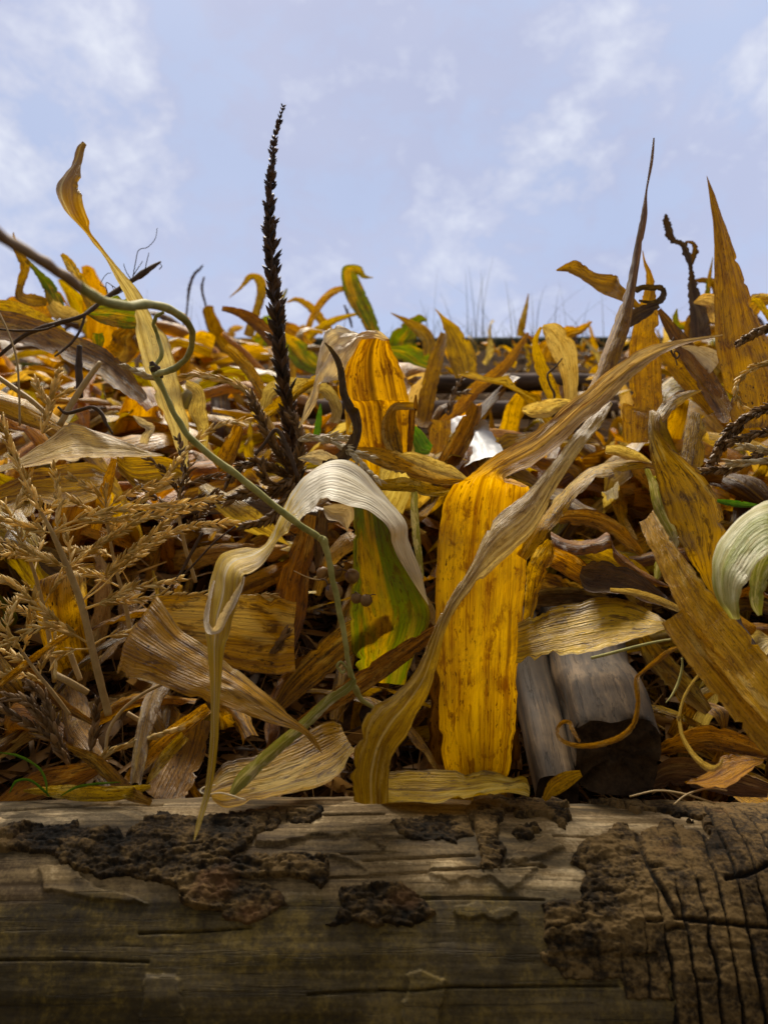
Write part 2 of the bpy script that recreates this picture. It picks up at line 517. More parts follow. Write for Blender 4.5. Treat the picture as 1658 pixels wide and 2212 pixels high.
M['spike'] = plain_mat('straw_spikelet', (.54, .36, .085), (.94, .73, .30), 60, .5, .0004, .40, .5)
M['spike_pale'] = plain_mat('pale_spikelet', (.55, .42, .22), (.85, .74, .50), 60, .5, .0004, .3, .4)
M['spike_dark'] = plain_mat('dark_spikelet', (.028, .016, .010), (.12, .065, .034), 60, .55, .0004, .05, .5)
M['spike_brown'] = plain_mat('brown_spikelet', (.10, .055, .02), (.30, .18, .075), 60, .55, .0004, .15, .5)
M['stem_straw'] = plain_mat('straw_stem', (.30, .19, .07), (.52, .37, .16), 30, .55, .0005)
M['stem_dark'] = plain_mat('dark_stem', (.03, .018, .010), (.10, .06, .035), 50, .7, .0008)
M['vine'] = plain_mat('vine_skin', (.17, .17, .030), (.50, .45, .15), 32, .7, .0007)
M['vine_old'] = plain_mat('vine_purple_skin', (.14, .075, .045), (.36, .25, .13), 25, .7, .0004)
M['twig'] = plain_mat('twig_bark', (.035, .022, .014), (.12, .075, .045), 60, .8, .001)
M['berry'] = plain_mat('dry_berry_skin', (.12, .06, .02), (.36, .22, .085), 60, .5, .0008)
M['plastic'] = plain_mat('white_plastic_film', (.66, .69, .72), (.80, .82, .84), 20, .45, .002, .3)
M['grass'] = plain_mat('ridge_grass', (.05, .055, .025), (.20, .17, .07), 30, .7, .0, .2, .5)
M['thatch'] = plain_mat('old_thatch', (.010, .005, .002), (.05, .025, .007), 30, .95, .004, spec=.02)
M['litter'] = plain_mat('leaf_litter', (.045, .021, .005), (.30, .165, .045), 25, .65, .0008, .25, .9)
M['soil'] = plain_mat('trodden_soil', (.035, .028, .016), (.09, .07, .04), 6, .95, .01)
M['purlin'] = plain_mat('dark_pole_bark', (.035, .024, .020), (.17, .125, .105), 30, .85, .004, stretch=(1, .2, 1), spec=.1)
M['ridge'] = plain_mat('mossy_ridge_bark', (.012, .017, .013), (.05, .060, .045), 20, .85, .004, stretch=(1, .2, 1), spec=.1)
def grey_wood():
    m, nt = new_mat('weathered_grey_wood')
    tcn = N(nt, 'ShaderNodeTexCoord')
    o = tcn.outputs['Object']
    g = noise_n(nt, vmap(nt, o, (150, 4, 150)), 1.0, 5, .65, .3)
    g2 = noise_n(nt, vmap(nt, o, (30, 2, 30)), 1.0, 4, .6, .6)
    b = noise_n(nt, o, 22, 4, .6)
    f = math_n(nt, 'ADD', math_n(nt, 'MULTIPLY', g, .4), math_n(nt, 'ADD', math_n(nt, 'MULTIPLY', g2, .3), math_n(nt, 'MULTIPLY', b, .3)))
    col = ramp(nt, f, [(.42, (.018, .010, .004)), (.5, (.055, .034, .015)), (.60, (.15, .098, .048))])
    cr = ramp(nt, noise_n(nt, vmap(nt, o, (260, 5, 260), (1, 2, 3)), 1.0, 4, .7, .3), [(.37, 1.0), (.45, 0.0)])
    col = mixc(nt, math_n(nt, 'MULTIPLY', cr, .75), col, (.018, .012, .007))
    st = ramp(nt, noise_n(nt, vmap(nt, o, (14, 9, 14), (7, 2, 3)), 1.0, 6, .65, .5), [(.48, 0.0), (.62, 1.0)])
    col = mixc(nt, math_n(nt, 'MULTIPLY', st, .6), col, (.055, .038, .018))
    f = math_n(nt, 'SUBTRACT', f, math_n(nt, 'MULTIPLY', cr, .25))
    bp = N(nt, 'ShaderNodeBump'); bp.inputs['Distance'].default_value = .0015; bp.inputs['Strength'].default_value = .8
    LK(nt, f, bp.inputs['Height'])
    pr = N(nt, 'ShaderNodeBsdfPrincipled')
    LK(nt, col, pr.inputs['Base Color']); LK(nt, bp.outputs[0], pr.inputs['Normal'])
    pr.inputs['Roughness'].default_value = .75
    pr.inputs['Specular IOR Level'].default_value = .25
    out = N(nt, 'ShaderNodeOutputMaterial'); LK(nt, pr.outputs[0], out.inputs[0])
    return m
M['grey_wood'] = grey_wood()
M['end_grain'] = plain_mat('rotten_end_grain', (.012, .007, .004), (.10, .062, .032), 50, .95, .004)
def log_wood():
    m, nt = new_mat('peeled_log_wood')
    tcn = N(nt, 'ShaderNodeTexCoord')
    o = tcn.outputs['Object']
    g = noise_n(nt, vmap(nt, o, (5, 130, 130)), 1.0, 5, .65, .4)
    g2 = noise_n(nt, vmap(nt, o, (2, 24, 24)), 1.0, 5, .6, .8)
    b = noise_n(nt, o, 14, 6, .65, .4)
    gr = noise_n(nt, o, 420, 3, .7)
    f = math_n(nt, 'ADD', math_n(nt, 'MULTIPLY', g, .25), math_n(nt, 'ADD', math_n(nt, 'MULTIPLY', g2, .3), math_n(nt, 'MULTIPLY_ADD', gr, .12, math_n(nt, 'MULTIPLY', b, .33))))
    col = ramp(nt, f, [(.42, (.060, .034, .008)), (.50, (.25, .168, .066)), (.58, (.74, .56, .30))])
    # olive algae patches, with shade of the lower face put into the colour
    al = N(nt, 'ShaderNodeAttribute', attribute_name='algae_shade')
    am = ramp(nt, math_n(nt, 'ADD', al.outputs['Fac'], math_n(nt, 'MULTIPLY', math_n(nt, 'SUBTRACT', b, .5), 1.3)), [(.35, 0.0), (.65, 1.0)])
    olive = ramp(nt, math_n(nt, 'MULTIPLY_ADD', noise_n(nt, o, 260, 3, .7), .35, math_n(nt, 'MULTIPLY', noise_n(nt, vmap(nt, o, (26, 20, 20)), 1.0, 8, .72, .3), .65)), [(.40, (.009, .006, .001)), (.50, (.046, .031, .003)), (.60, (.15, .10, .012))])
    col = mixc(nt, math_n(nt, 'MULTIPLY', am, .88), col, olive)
    gl = ramp(nt, noise_n(nt, vmap(nt, o, (7, 210, 210), (3, 1, 2)), 1.0, 4, .7, .5), [(.36, 1.0), (.43, 0.0)])
    col = mixc(nt, math_n(nt, 'MULTIPLY', gl, .42), col, (.022, .015, .007))
    dk = ramp(nt, noise_n(nt, vmap(nt, o, (9, 16, 16), (5, 1, 7)), 1.0, 7, .7, .6), [(.50, 0.0), (.60, 1.0)])
    col = mixc(nt, math_n(nt, 'MULTIPLY', dk, .70), col, (.035, .025, .009))
    f = math_n(nt, 'SUBTRACT', f, math_n(nt, 'MULTIPLY', gl, .25))
    bp = N(nt, 'ShaderNodeBump'); bp.inputs['Distance'].default_value = .0022; bp.inputs['Strength'].default_value = .9
    LK(nt, f, bp.inputs['Height'])
    pr = N(nt, 'ShaderNodeBsdfPrincipled')
    LK(nt, col, pr.inputs['Base Color']); LK(nt, bp.outputs[0], pr.inputs['Normal'])
    pr.inputs['Roughness'].default_value = .7
    pr.inputs['Specular IOR Level'].default_value = .25
    out = N(nt, 'ShaderNodeOutputMaterial'); LK(nt, pr.outputs[0], out.inputs[0])
    return m
M['log_wood'] = log_wood()
def bark_mat():
    m, nt = new_mat('flaking_bark')
    tcn = N(nt, 'ShaderNodeTexCoord')
    o = tcn.outputs['Object']
    a = noise_n(nt, vmap(nt, o, (1, 1.3, 1.3)), 45, 7, .7, .6)
    b = noise_n(nt, o, 300, 4, .65)
    a2 = noise_n(nt, vmap(nt, o, (1.6, .6, .6), (2, 2, 2)), 22, 5, .6, .4)
    f = math_n(nt, 'MULTIPLY_ADD', b, .30, math_n(nt, 'MULTIPLY_ADD', a2, .35, math_n(nt, 'MULTIPLY', a, .35)))
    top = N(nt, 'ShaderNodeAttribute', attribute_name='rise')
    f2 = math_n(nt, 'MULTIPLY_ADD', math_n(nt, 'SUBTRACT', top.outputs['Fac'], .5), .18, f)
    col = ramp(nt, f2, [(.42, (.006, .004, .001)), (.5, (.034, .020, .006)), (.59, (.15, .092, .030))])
    rd = ramp(nt, noise_n(nt, o, 18, 3), [(.62, 0.0), (.72, 1.0)])
    col = mixc(nt, math_n(nt, 'MULTIPLY', rd, .5), col, (.16, .07, .02))
    bp = N(nt, 'ShaderNodeBump'); bp.inputs['Distance'].default_value = .003; bp.inputs['Strength'].default_value = .9
    LK(nt, f, bp.inputs['Height'])
    pr = N(nt, 'ShaderNodeBsdfPrincipled')
    LK(nt, col, pr.inputs['Base Color']); LK(nt, bp.outputs[0], pr.inputs['Normal'])
    pr.inputs['Roughness'].default_value = .85
    pr.inputs['Specular IOR Level'].default_value = .2
    out = N(nt, 'ShaderNodeOutputMaterial'); LK(nt, pr.outputs[0], out.inputs[0])
    return m
M['bark'] = bark_mat()

# ------------------------------------------------------------------ ground
vs = [(-400, -400, 0), (400, -400, 0), (400, 400, 0), (-400, 400, 0)]
tag(link('ground', mesh('ground', vs, [(0, 1, 2, 3)]), M['soil'], smooth=False), kind='structure')

# ------------------------------------------------------------------ numpy noise
def vnoise(x, y, seed):
    r = np.random.default_rng(seed)
    G = r.random((257, 257))
    xi, yi = np.floor(x).astype(int), np.floor(y).astype(int)
    fx, fy = x - xi, y - yi
    fx = fx * fx * (3 - 2 * fx); fy = fy * fy * (3 - 2 * fy)
    a = G[xi % 257, yi % 257]; b = G[(xi + 1) % 257, yi % 257]
    c = G[xi % 257, (yi + 1) % 257]; d = G[(xi + 1) % 257, (yi + 1) % 257]
    return (a * (1 - fx) + b * fx) * (1 - fy) + (c * (1 - fx) + d * fx) * fy
def fbm(x, y, seed, oct=5, gain=.5):
    s, a, t = 0, 1, 0
    for k in range(oct):
        s = s + a * vnoise(x * 2 ** k + 13.7 * k, y * 2 ** k + 5.1 * k, seed + k); t += a; a *= gain
    return s / t
def worley(x, y, seed):
    r = np.random.default_rng(seed)
    J = r.random((128, 128, 2))
    xi, yi = np.floor(x).astype(int), np.floor(y).astype(int)
    f1 = np.full(x.shape, 9.); f2 = np.full(x.shape, 9.)
    for dx in (-1, 0, 1):
        for dy in (-1, 0, 1):
            cx, cy = xi + dx, yi + dy
            j = J[cx % 128, cy % 128]
            d = np.hypot(cx + j[..., 0] - x, cy + j[..., 1] - y)
            f2 = np.where(d < f1, f1, np.minimum(f2, d)); f1 = np.minimum(f1, d)
    return f1, f2
def worley_h(x, y, seed):
    r = np.random.default_rng(seed)
    J = r.random((128, 128, 2)); Hh = r.random((128, 128))
    xi, yi = np.floor(x).astype(int), np.floor(y).astype(int)
    f1 = np.full(x.shape, 9.); f2 = np.full(x.shape, 9.); h = np.zeros(x.shape)
    for dx in (-1, 0, 1):
        for dy in (-1, 0, 1):
            cx, cy = xi + dx, yi + dy
            j = J[cx % 128, cy % 128]
            d = np.hypot(cx + j[..., 0] - x, cy + j[..., 1] - y)
            h = np.where(d < f1, Hh[cx % 128, cy % 128], h)
            f2 = np.where(d < f1, f1, np.minimum(f2, d)); f1 = np.minimum(f1, d)
    return f1, f2, h
def terrace(n, k, w=.3):
    t = n * k; fl = np.floor(t); fr = np.clip((t - fl) / w, 0, 1)
    return (fl + fr * fr * (3 - 2 * fr)) / k
def poly_sd(px, py, poly):
    """signed distance (positive inside) in picture units"""
    d = np.full(px.shape, 1e9); ins = np.zeros(px.shape, bool)
    k = len(poly)
    for i in range(k):
        x0, y0 = poly[i]; x1, y1 = poly[(i + 1) % k]
        ex, ey = x1 - x0, y1 - y0
        t = np.clip(((px - x0) * ex + (py - y0) * ey) / (ex * ex + ey * ey + 1e-9), 0, 1)
        d = np.minimum(d, np.hypot(px - x0 - t * ex, py - y0 - t * ey))
        c = ((y0 <= py) & (y1 > py)) | ((y1 <= py) & (y0 > py))
        xx = x0 + (py - y0) / (np.where(abs(y1 - y0) < 1e-9, 1e-9, y1 - y0)) * ex
        ins ^= c & (px < xx)
    return np.where(ins, d, -d)
def line_d(px, py, pl):
    d = np.full(px.shape, 1e9)
    for (x0, y0), (x1, y1) in zip(pl[:-1], pl[1:]):
        ex, ey = x1 - x0, y1 - y0
        t = np.clip(((px - x0) * ex + (py - y0) * ey) / (ex * ex + ey * ey + 1e-9), 0, 1)
        d = np.minimum(d, np.hypot(px - x0 - t * ex, py - y0 - t * ey))
    return d

# ------------------------------------------------------------------ the eaves log: peeled wood with bark left on it
LY, LZ, LR = 0.62, 1.5 - 0.2214, 0.125
def eaves_log():
    xs = np.concatenate([np.linspace(-1.7, -.36, 30)[:-1], np.linspace(-.36, .36, 900), np.linspace(.36, 1.7, 30)[1:]])
    # angle: 0 = towards +Y, 90 = up, 180 = towards the camera
    th = np.radians(np.concatenate([np.linspace(-160, 62, 30)[:-1], np.linspace(62, 206, 430)[:-1], np.linspace(206, 200 + 0, 2)[:0], np.array([206.0])]))
    X, TH = np.meshgrid(xs, th, indexing='ij')
    base = LR + .004 * (fbm(X * 2.2 + 9, TH * .8 + 4, 3, 3) - .5) * 2 + 0.0025 * np.cos(X * 9 + .8)
    P = np.stack([X, LY + base * np.cos(TH), LZ + base * np.sin(TH)], -1).reshape(-1, 3)
    px, py = proj(P)
    px = px.reshape(X.shape); py = py.reshape(X.shape)
    arc = TH * LR
    # jitter the traced outlines so that the flakes are torn, not cut
    jx = px + 26 * (fbm(X * 60, arc * 60, 11, 5, .6) - .5) * 2
    jy = py + 20 * (fbm(X * 60 + 30, arc * 60, 12, 5, .6) - .5) * 2
    Hc = lambda L: [(x * .5002, 1458 + y * .5002) for x, y in L]
    Jc = lambda L: [(829 + x * .5002, 1458 + y * .5002) for x, y in L]
    # shallow relief of the bare wood
    wood = .0012 * (fbm(X * 6, arc * 90, 21, 4) - .5) * 2 + .0022 * (fbm(X * 14, arc * 22, 22, 4) - .5) * 2
    cracks = [Hc([(600, 1115), (820, 1108), (1080, 1085)]), Hc([(1380, 780), (1500, 772), (1700, 768)]), Hc([(1330, 1385), (1500, 1372), (1658, 1365)]),
              Jc([(-20, 1362), (90, 1368), (250, 1355), (600, 1350), (1010, 1345)]), Jc([(-90, 802), (390, 785)]), Jc([(-60, 868), (400, 850), (700, 830)]),
              Jc([(150, 972), (420, 966), (690, 972)]), Jc([(690, 690), (960, 690)]), Hc([(1410, 880), (1658, 875)]), Hc([(0, 590), (400, 565), (700, 560)]),
              Hc([(1400, 600), (1658, 605)]), Hc([(-20, 1230), (300, 1225), (640, 1240)]), Jc([(0, 705), (100, 705)])]
    for c in cracks:
        d = line_d(px + 3 * (fbm(X * 40, arc * 40, 31) - .5), py + 6 * (fbm(X * 25, arc * 40, 32) - .5), c)
        wood -= .0042 * np.exp(-(d / 1.9) ** 2)
    # peeled layers: steps in the wood along wavy edges
    steps = [(Hc([(1110, 750), (1240, 730), (1350, 690), (1450, 710), (1530, 690), (1620, 725), (1660, 760), (1660, 700), (1300, 640), (1100, 690)]), .004),
             (Hc([(1400, 775), (1480, 810), (1590, 850), (1500, 800), (1440, 770)]), .004),
             (Hc([(0, 640), (120, 640), (190, 660), (110, 690), (60, 720), (-30, 720), (-30, 640)]), .0035),
             (Jc([(200, 880), (290, 910), (460, 880), (530, 930), (620, 900), (700, 820), (560, 800), (540, 850), (220, 820)]), .003),
             (Jc([(300, 1010), (390, 980), (440, 1030), (520, 1010), (580, 1020), (560, 1060), (320, 1050)]), .004),
             (Hc([(150, 830), (240, 820), (330, 860), (420, 930), (560, 950), (640, 990), (400, 980), (200, 930)]), .003),
             (Jc([(530, 820), (640, 730), (700, 700), (780, 740), (690, 790), (600, 830)]), .004),
             (Jc([(90, 1310), (170, 1270), (250, 1320), (240, 1600), (80, 1600)]), .006),
             (Hc([(620, 1290), (760, 1300), (780, 1330), (780, 1600), (600, 1600)]), .004)]
    for pl, h in steps:
        sd = poly_sd(jx * .8 + px * .2, jy * .8 + py * .2, pl)
        wood += .75 * h * np.clip(sd / 3.0 + .5, 0, 1)
    # bark cover
    patches = [(Hc([(60, 690), (190, 650), (420, 680), (540, 700), (600, 660), (760, 620), (860, 640), (960, 600), (1080, 580), (1190, 565), (1225, 610), (1190, 665),
                    (1100, 690), (1065, 760), (1000, 800), (1200, 790), (1340, 765), (1420, 800), (1395, 930), (1330, 890), (1100, 870), (1000, 900), (985, 1020),
                    (800, 1015), (740, 920), (650, 900), (540, 870), (420, 885), (260, 835), (225, 770), (-20, 765), (-30, 700)]), .011),
               (Hc([(700, 600), (820, 620), (1000, 700), (1060, 760), (900, 800), (700, 760), (600, 700)]), .004),
               (Hc([(1235, 575), (1370, 570), (1385, 600), (1290, 625), (1235, 610)]), .010),
               (Hc([(960, 900), (1060, 880), (1160, 900), (1250, 1000), (1080, 1080), (980, 1030)]), .004),
               (Jc([(-190, 930), (0, 900), (100, 905), (175, 975), (240, 1030), (120, 1090), (-100, 1085), (-260, 1080), (-200, 1010)]), .012),
               (Jc([(345, 590), (400, 535), (540, 560), (730, 545), (805, 590), (790, 665), (700, 620), (520, 600), (495, 640), (520, 800), (530, 865), (440, 855), (405, 780), (400, 650)]), .010),
               (Jc([(10, 645), (200, 615), (370, 615), (400, 700), (300, 725), (110, 722)]), .006),
               (Jc([(545, 680), (600, 645), (660, 650), (685, 685), (620, 715), (560, 712)]), .010),
               (Jc([(870, 700), (1000, 640), (1110, 690), (1200, 645), (1290, 655), (1385, 720), (1400, 640), (1100, 590), (840, 545), (1050, 530), (1300, 545), (1760, 560), (2500, 580),
                    (2560, 1700), (1240, 1700), (1225, 1330), (1150, 1190), (1000, 1210), (720, 1190), (680, 1000), (760, 965), (850, 970), (855, 870), (800, 790)]), .0105),
               (Jc([(700, 1180), (1000, 1200), (1210, 1190), (1230, 1400), (1020, 1400), (1000, 1310), (790, 1320), (660, 1190)]), .004)]
    bark = np.full(X.shape, -1.0)
    hmax = np.zeros(X.shape)
    for pl, h in patches:
        sd = poly_sd(jx, jy, pl)
        k = np.clip(sd / 5.0, -1, 1)
        hmax = np.maximum(hmax, np.where(sd > -5, h * np.clip(sd / 3.5 + .45, 0, 1) * (1 + .25 * np.clip(sd / 40, 0, 1)), 0))
        bark = np.maximum(bark, k)
    # outside the detailed stretch: bark in noise patches
    far = np.clip((np.abs(X) - np.where(X > 0, .52, .34)) / .05, 0, 1)
    nb = (fbm(X * 7, arc * 9, 41, 5) - .5) * 5
    bark = bark * (1 - far) + far * np.clip(nb, -1, 1)
    hmax = hmax * (1 - far) + far * np.clip(nb, 0, 1) * .008
    # plates and fissures
    right = np.clip((px - 1300 + 60 * (fbm(X * 20, arc * 20, 54) - .5)) / 110, 0, 1)
    wx = X + .016 * (fbm(X * 14, arc * 14, 55) - .5); wa = arc + .020 * (fbm(X * 14 + 7, arc * 14, 56) - .5)
    # left: lumpy flakes in layers, torn along the grain
    flake = terrace(fbm(X * 22 + 3, arc * 70, 57, 6, .60), 7, .16)
    flake2 = terrace(fbm(X * 70 + 9, arc * 150, 58, 5, .6), 5, .25)
    ridge = 1 - np.abs(2 * fbm(wx * 30, wa * 48, 59, 5, .55) - 1)
    left_h = .10 + .62 * np.clip((flake - .25) * 1.9, 0, 1) + .28 * np.clip((flake2 - .25) * 1.8, 0, 1)
    left_h *= np.clip(1.75 - .95 * ridge ** 5 * 1.3, .25, 1)
    # right: flat plates parted by long narrow fissures across the log
    rq = np.random.default_rng(88)
    RC = rq.random((400, 3)); RB = rq.random((400, 400))
    uu = (X + .10 * arc + .010 * (fbm(X * 26, arc * 16, 81, 4) - .5) + .004 * (fbm(X * 90, arc * 70, 82, 3) - .5)) * 74 + 60
    ci = np.floor(uu).astype(int) % 400; fu = uu - np.floor(uu)
    vv_ = (arc + .012 * (fbm(X * 40, arc * 20, 83, 4) - .5)) * (17 + 16 * RC[ci, 0]) + 40 + 9 * RC[ci, 1]
    ri = np.floor(vv_).astype(int) % 400; fv = vv_ - np.floor(vv_)
    hh = RB[ci, ri]
    wdt = .02 + .12 * fbm(X * 30, arc * 16, 84, 3) ** 1.5
    cu = np.clip((np.minimum(fu, 1 - fu) - wdt * .3) / wdt, 0, 1)
    cv = np.clip((np.minimum(fv, 1 - fv) - .008) / .035, 0, 1)
    cv = np.where(RC[ci, 2] < .35, np.maximum(cv, .6), cv)
    g1, g2, gh = worley_h(wx * 40 + 70, wa * 40 + 60, 52)
    fw = .05 + .10 * fbm(X * 10, arc * 10, 66, 2)
    fade = np.clip((fbm(X * 16, arc * 22, 85, 4) - .40) * 5, 0, 1)      # fissures open and close along their run
    fade2 = np.clip((fbm(X * 22 + 5, arc * 18, 86, 4) - .52) * 5, 0, 1)
    fis_r = np.minimum(1 - (1 - cu) * fade, 1 - (1 - cv) * fade2)
    sec = np.clip((g2 - g1) / .05, 0, 1)
    plate = .66 + .14 * hh + .36 * (flake - .5) + .22 * (flake2 - .5)
    right_h = plate * (.06 + .94 * fis_r)
    big = [Jc([(1250, 1060), (1330, 1075), (1480, 1085), (1760, 1105)]), Jc([(1090, 720), (1130, 830), (1200, 950), (1260, 1060)]), Jc([(1470, 890), (1560, 870), (1700, 820)])]
    for c in big:
        d = line_d(px + 14 * (fbm(X * 30, arc * 30, 67) - .5), py + 14 * (fbm(X * 30, arc * 30, 68) - .5), c)
        right_h *= 1 - .9 * np.exp(-(d / 4.5) ** 2)
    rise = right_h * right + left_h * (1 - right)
    rough = (fbm(X * 130, arc * 210, 61, 5, .65) - .5) * 2
    bh = (.54 - .12 * right) * hmax * rise + np.where(hmax > 0, .0021 * rough * (1 - .5 * right), 0)
    isb = bark > 0
    surf = base + wood
    Pw = np.stack([X, LY + surf * np.cos(TH), LZ + surf * np.sin(TH)], -1).reshape(-1, 3)
    edge = np.clip(bark / .9, 0, 1)
    rb = surf - .0015 + bh * (edge > 0) * np.clip(edge * 1.5, .2, 1) + .0018 * edge
    Pb = np.stack([X, LY + rb * np.cos(TH), LZ + rb * np.sin(TH)], -1).reshape(-1, 3)
    nx, na = X.shape
    I = np.arange(nx * na).reshape(nx, na)
    q = np.stack([I[:-1, :-1], I[:-1, 1:], I[1:, 1:], I[1:, :-1]], -1).reshape(-1, 4)
    wrap = np.stack([I[:-1, -1], I[:-1, 0], I[1:, 0], I[1:, -1]], -1).reshape(-1, 4)
    root = empty('eaves_log', (0, LY, LZ))
    tag(root, 'long weathered peeled log with flaking bark lying across the eaves in front', 'log')
    def build(name, P, faces, mat, attrs, sub=None):
        if sub is not None:
            used = np.unique(faces)
            mp = -np.ones(len(P), int); mp[used] = np.arange(len(used))
            P = P[used]; faces = mp[faces]
            attrs = {k: a[used] for k, a in attrs.items()}
        me = bpy.data.meshes.new(name)
        me.vertices.add(len(P)); me.vertices.foreach_set('co', (P - np.array([0, LY, LZ])).astype(np.float32).ravel())
        me.loops.add(faces.size); me.loops.foreach_set('vertex_index', faces.ravel().astype(np.int32))
        me.polygons.add(len(faces)); me.polygons.foreach_set('loop_start', np.arange(0, faces.size, 4, dtype=np.int32))
        me.update(calc_edges=True); me.validate()
        for k, a in attrs.items():
            at_ = me.attributes.new(k, 'FLOAT', 'POINT'); at_.data.foreach_set('value', a.astype(np.float32))
        o = link(name, me, mat, root)
        return o
    algae_shade = np.clip((py - 1890) / 120 + (fbm(X * 9, arc * 9, 71) - .5) * 1.2, 0, 1)  # film plus painted shade, stronger towards the bottom of the log
    ends = []
    build('peeled_wood', Pw, np.vstack([q, wrap]), M['log_wood'], {'algae_shade': algae_shade.ravel()})
    fb = isb.reshape(-1)[q].any(axis=1)
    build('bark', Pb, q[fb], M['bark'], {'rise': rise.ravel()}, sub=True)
    for sx_, i in ((-1, 0), (1, nx - 1)):
        ring = Pw.reshape(nx, na, 3)[i]
        vs = [tuple(p - np.array([0, LY, LZ])) for p in ring] + [(sx_ * 1.7, 0, 0)]
        fs = [((k, (k + 1) % na, na) if sx_ < 0 else ((k + 1) % na, k, na)) for k in range(na)]
        link('end_face', mesh('end_face', vs, fs), M['end_grain'], root, smooth=False)
eaves_log()

def pole(name, label, P0, P1, r0, r1, mat, cat='pole', group=None, end=None, sides=22, wob=.06, flat=0.0, n=30, seed=1, sq=2.0):
    """a round timber from P0 to P1: trunk surface with knots and bends, cut faces as parts"""
    P0, P1 = Vector(P0), Vector(P1)
    ax = (P1 - P0); L = ax.length; ax.normalize()
    sx_ = ax.cross(Vector((0, 0, 1))).normalized(); sz = sx_.cross(ax).normalized()
    root = empty(name, P0)
    rot = Matrix((sx_, ax, sz)).transposed().to_4x4()
    root.matrix_world = Matrix.Translation(P0) @ rot
    vs, fs = [], []
    rr_ = random.Random(seed)
    jag = [.010 * rr_.random() ** 2 * (1 if rr_.random() < .6 else .2) for _ in range(sides)]
    for i in range(n + 1):
        t = i / n
        r = r0 + (r1 - r0) * t
        bx = .25 * r * mnoise.noise(Vector((t * 3, seed, 1))); bz = .25 * r * mnoise.noise(Vector((t * 3, seed, 5)))
        for k in range(sides):
            a = 2 * math.pi * k / sides
            rr = r * (1 + wob * mnoise.fractal(Vector((math.cos(a) * 1.5, math.sin(a) * 1.5, t * L * 6 + seed)), .8, 2, 3))
            rr /= (abs(math.cos(a)) ** sq + abs(math.sin(a)) ** sq) ** (1 / sq)
            x, z = rr * math.cos(a), rr * math.sin(a)
            if flat and z > r * flat:
                z = r * flat + (z - r * flat) * .12
            vs.append((bx + x, t * L + (jag[k] if i == 0 else 0), bz + z))
    for i in range(n):
        for k in range(sides):
            a, b = i * sides + k, i * sides + (k + 1) % sides
            fs.append((a, b, b + sides, a + sides))
    o = link('shaft', mesh('shaft', vs, fs), mat, root)
    for i, flip in ((0, False), (n, True)):
        ring = [vs[i * sides + k] for k in range(sides)]
        c = tuple(sum(p[j] for p in ring) / sides for j in range(3))
        rings = [ring]
        for kf in (.8, .6, .4, .2):
            rings.append([tuple(c[j] + (p[j] - c[j]) * kf + ((.014 if i == 0 else -.01) * (1 - kf) ** .5 * (.6 + .8 * mnoise.noise(Vector((p[0] * 90 * kf, p[2] * 90 * kf, seed)))) if j == 1 else 0) for j in range(3)) for p in ring])
        v2 = [p for r_ in rings for p in r_] + [(c[0], c[1] + (.012 if i == 0 else -.01), c[2])]
        f2 = []
        for q in range(4):
            for k in range(sides):
                k2 = (k + 1) % sides
                f2.append((q * sides + k, q * sides + k2, q * sides + sides + k2, q * sides + sides + k))
        for k in range(sides):
            f2.append((4 * sides + k, 4 * sides + (k + 1) % sides, 5 * sides))
        if not flip:
            f2 = [f[::-1] for f in f2]
        link('cut_end', mesh('cut_end', v2, f2), end or M['end_grain'], root)
    return tag(root, label, cat, group)

# rafter ends that rest on the log
def along(p, q, k):
    return p + (q - p) * k
pa, pb = at(1334, 1640, .635), at(1274, 1452, .765)
pole('roof_pole', 'thick grey weathered pole end with dark rotten cut end', pa, along(pa, pb, 1.75), .0325, .040, M['grey_wood'], sq=4.5, group='grey roof poles', seed=3, n=40, sides=32, wob=.07)
pa, pb = at(1203, 1712, .645), at(1143, 1458, .765)
pole('roof_pole', 'thinner grey weathered pole left of the thick pole end', pa, along(pa, pb, 1.75), .0175, .021, sq=3.0, mat=M['grey_wood'], group='grey roof poles', seed=8, n=40, sides=26, wob=.08)
# dark cross poles up the slope
for (xa, ya, xb, yb, Y, r, lab) in ((480, 832, 1330, 826, 2.05, .027, 'upper dark pole lying across the roof behind the leaves'),
                                    (500, 886, 1330, 884, 1.62, .022, 'lower dark pole lying across the roof behind the white plastic')):
    pole('cross_pole', lab, at(xa, ya, Y), at(xb, yb, Y), r, r * .9, M['purlin'], group='dark cross poles', seed=xa, wob=.12)
pole('ridge_pole', 'long dark ridge pole along the top of the roof', at(-500, 748, 3.9), at(2200, 741, 3.9), .042, .040, M['ridge'], seed=4, n=60)

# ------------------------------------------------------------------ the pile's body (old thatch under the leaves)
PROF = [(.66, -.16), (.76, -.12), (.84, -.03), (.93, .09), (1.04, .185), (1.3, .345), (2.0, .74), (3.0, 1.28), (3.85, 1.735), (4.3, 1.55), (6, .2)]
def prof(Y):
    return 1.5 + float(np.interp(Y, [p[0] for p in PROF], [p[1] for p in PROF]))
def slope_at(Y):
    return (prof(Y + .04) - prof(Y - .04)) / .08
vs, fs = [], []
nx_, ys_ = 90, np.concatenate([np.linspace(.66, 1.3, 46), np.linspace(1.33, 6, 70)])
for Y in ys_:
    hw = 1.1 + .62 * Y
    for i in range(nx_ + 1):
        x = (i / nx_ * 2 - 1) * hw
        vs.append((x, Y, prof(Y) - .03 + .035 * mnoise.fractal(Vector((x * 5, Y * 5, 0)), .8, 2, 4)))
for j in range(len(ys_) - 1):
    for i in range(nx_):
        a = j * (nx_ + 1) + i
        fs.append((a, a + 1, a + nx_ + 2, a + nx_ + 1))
tag(link('thatch', mesh('thatch', vs, fs), M['thatch']), kind='structure')

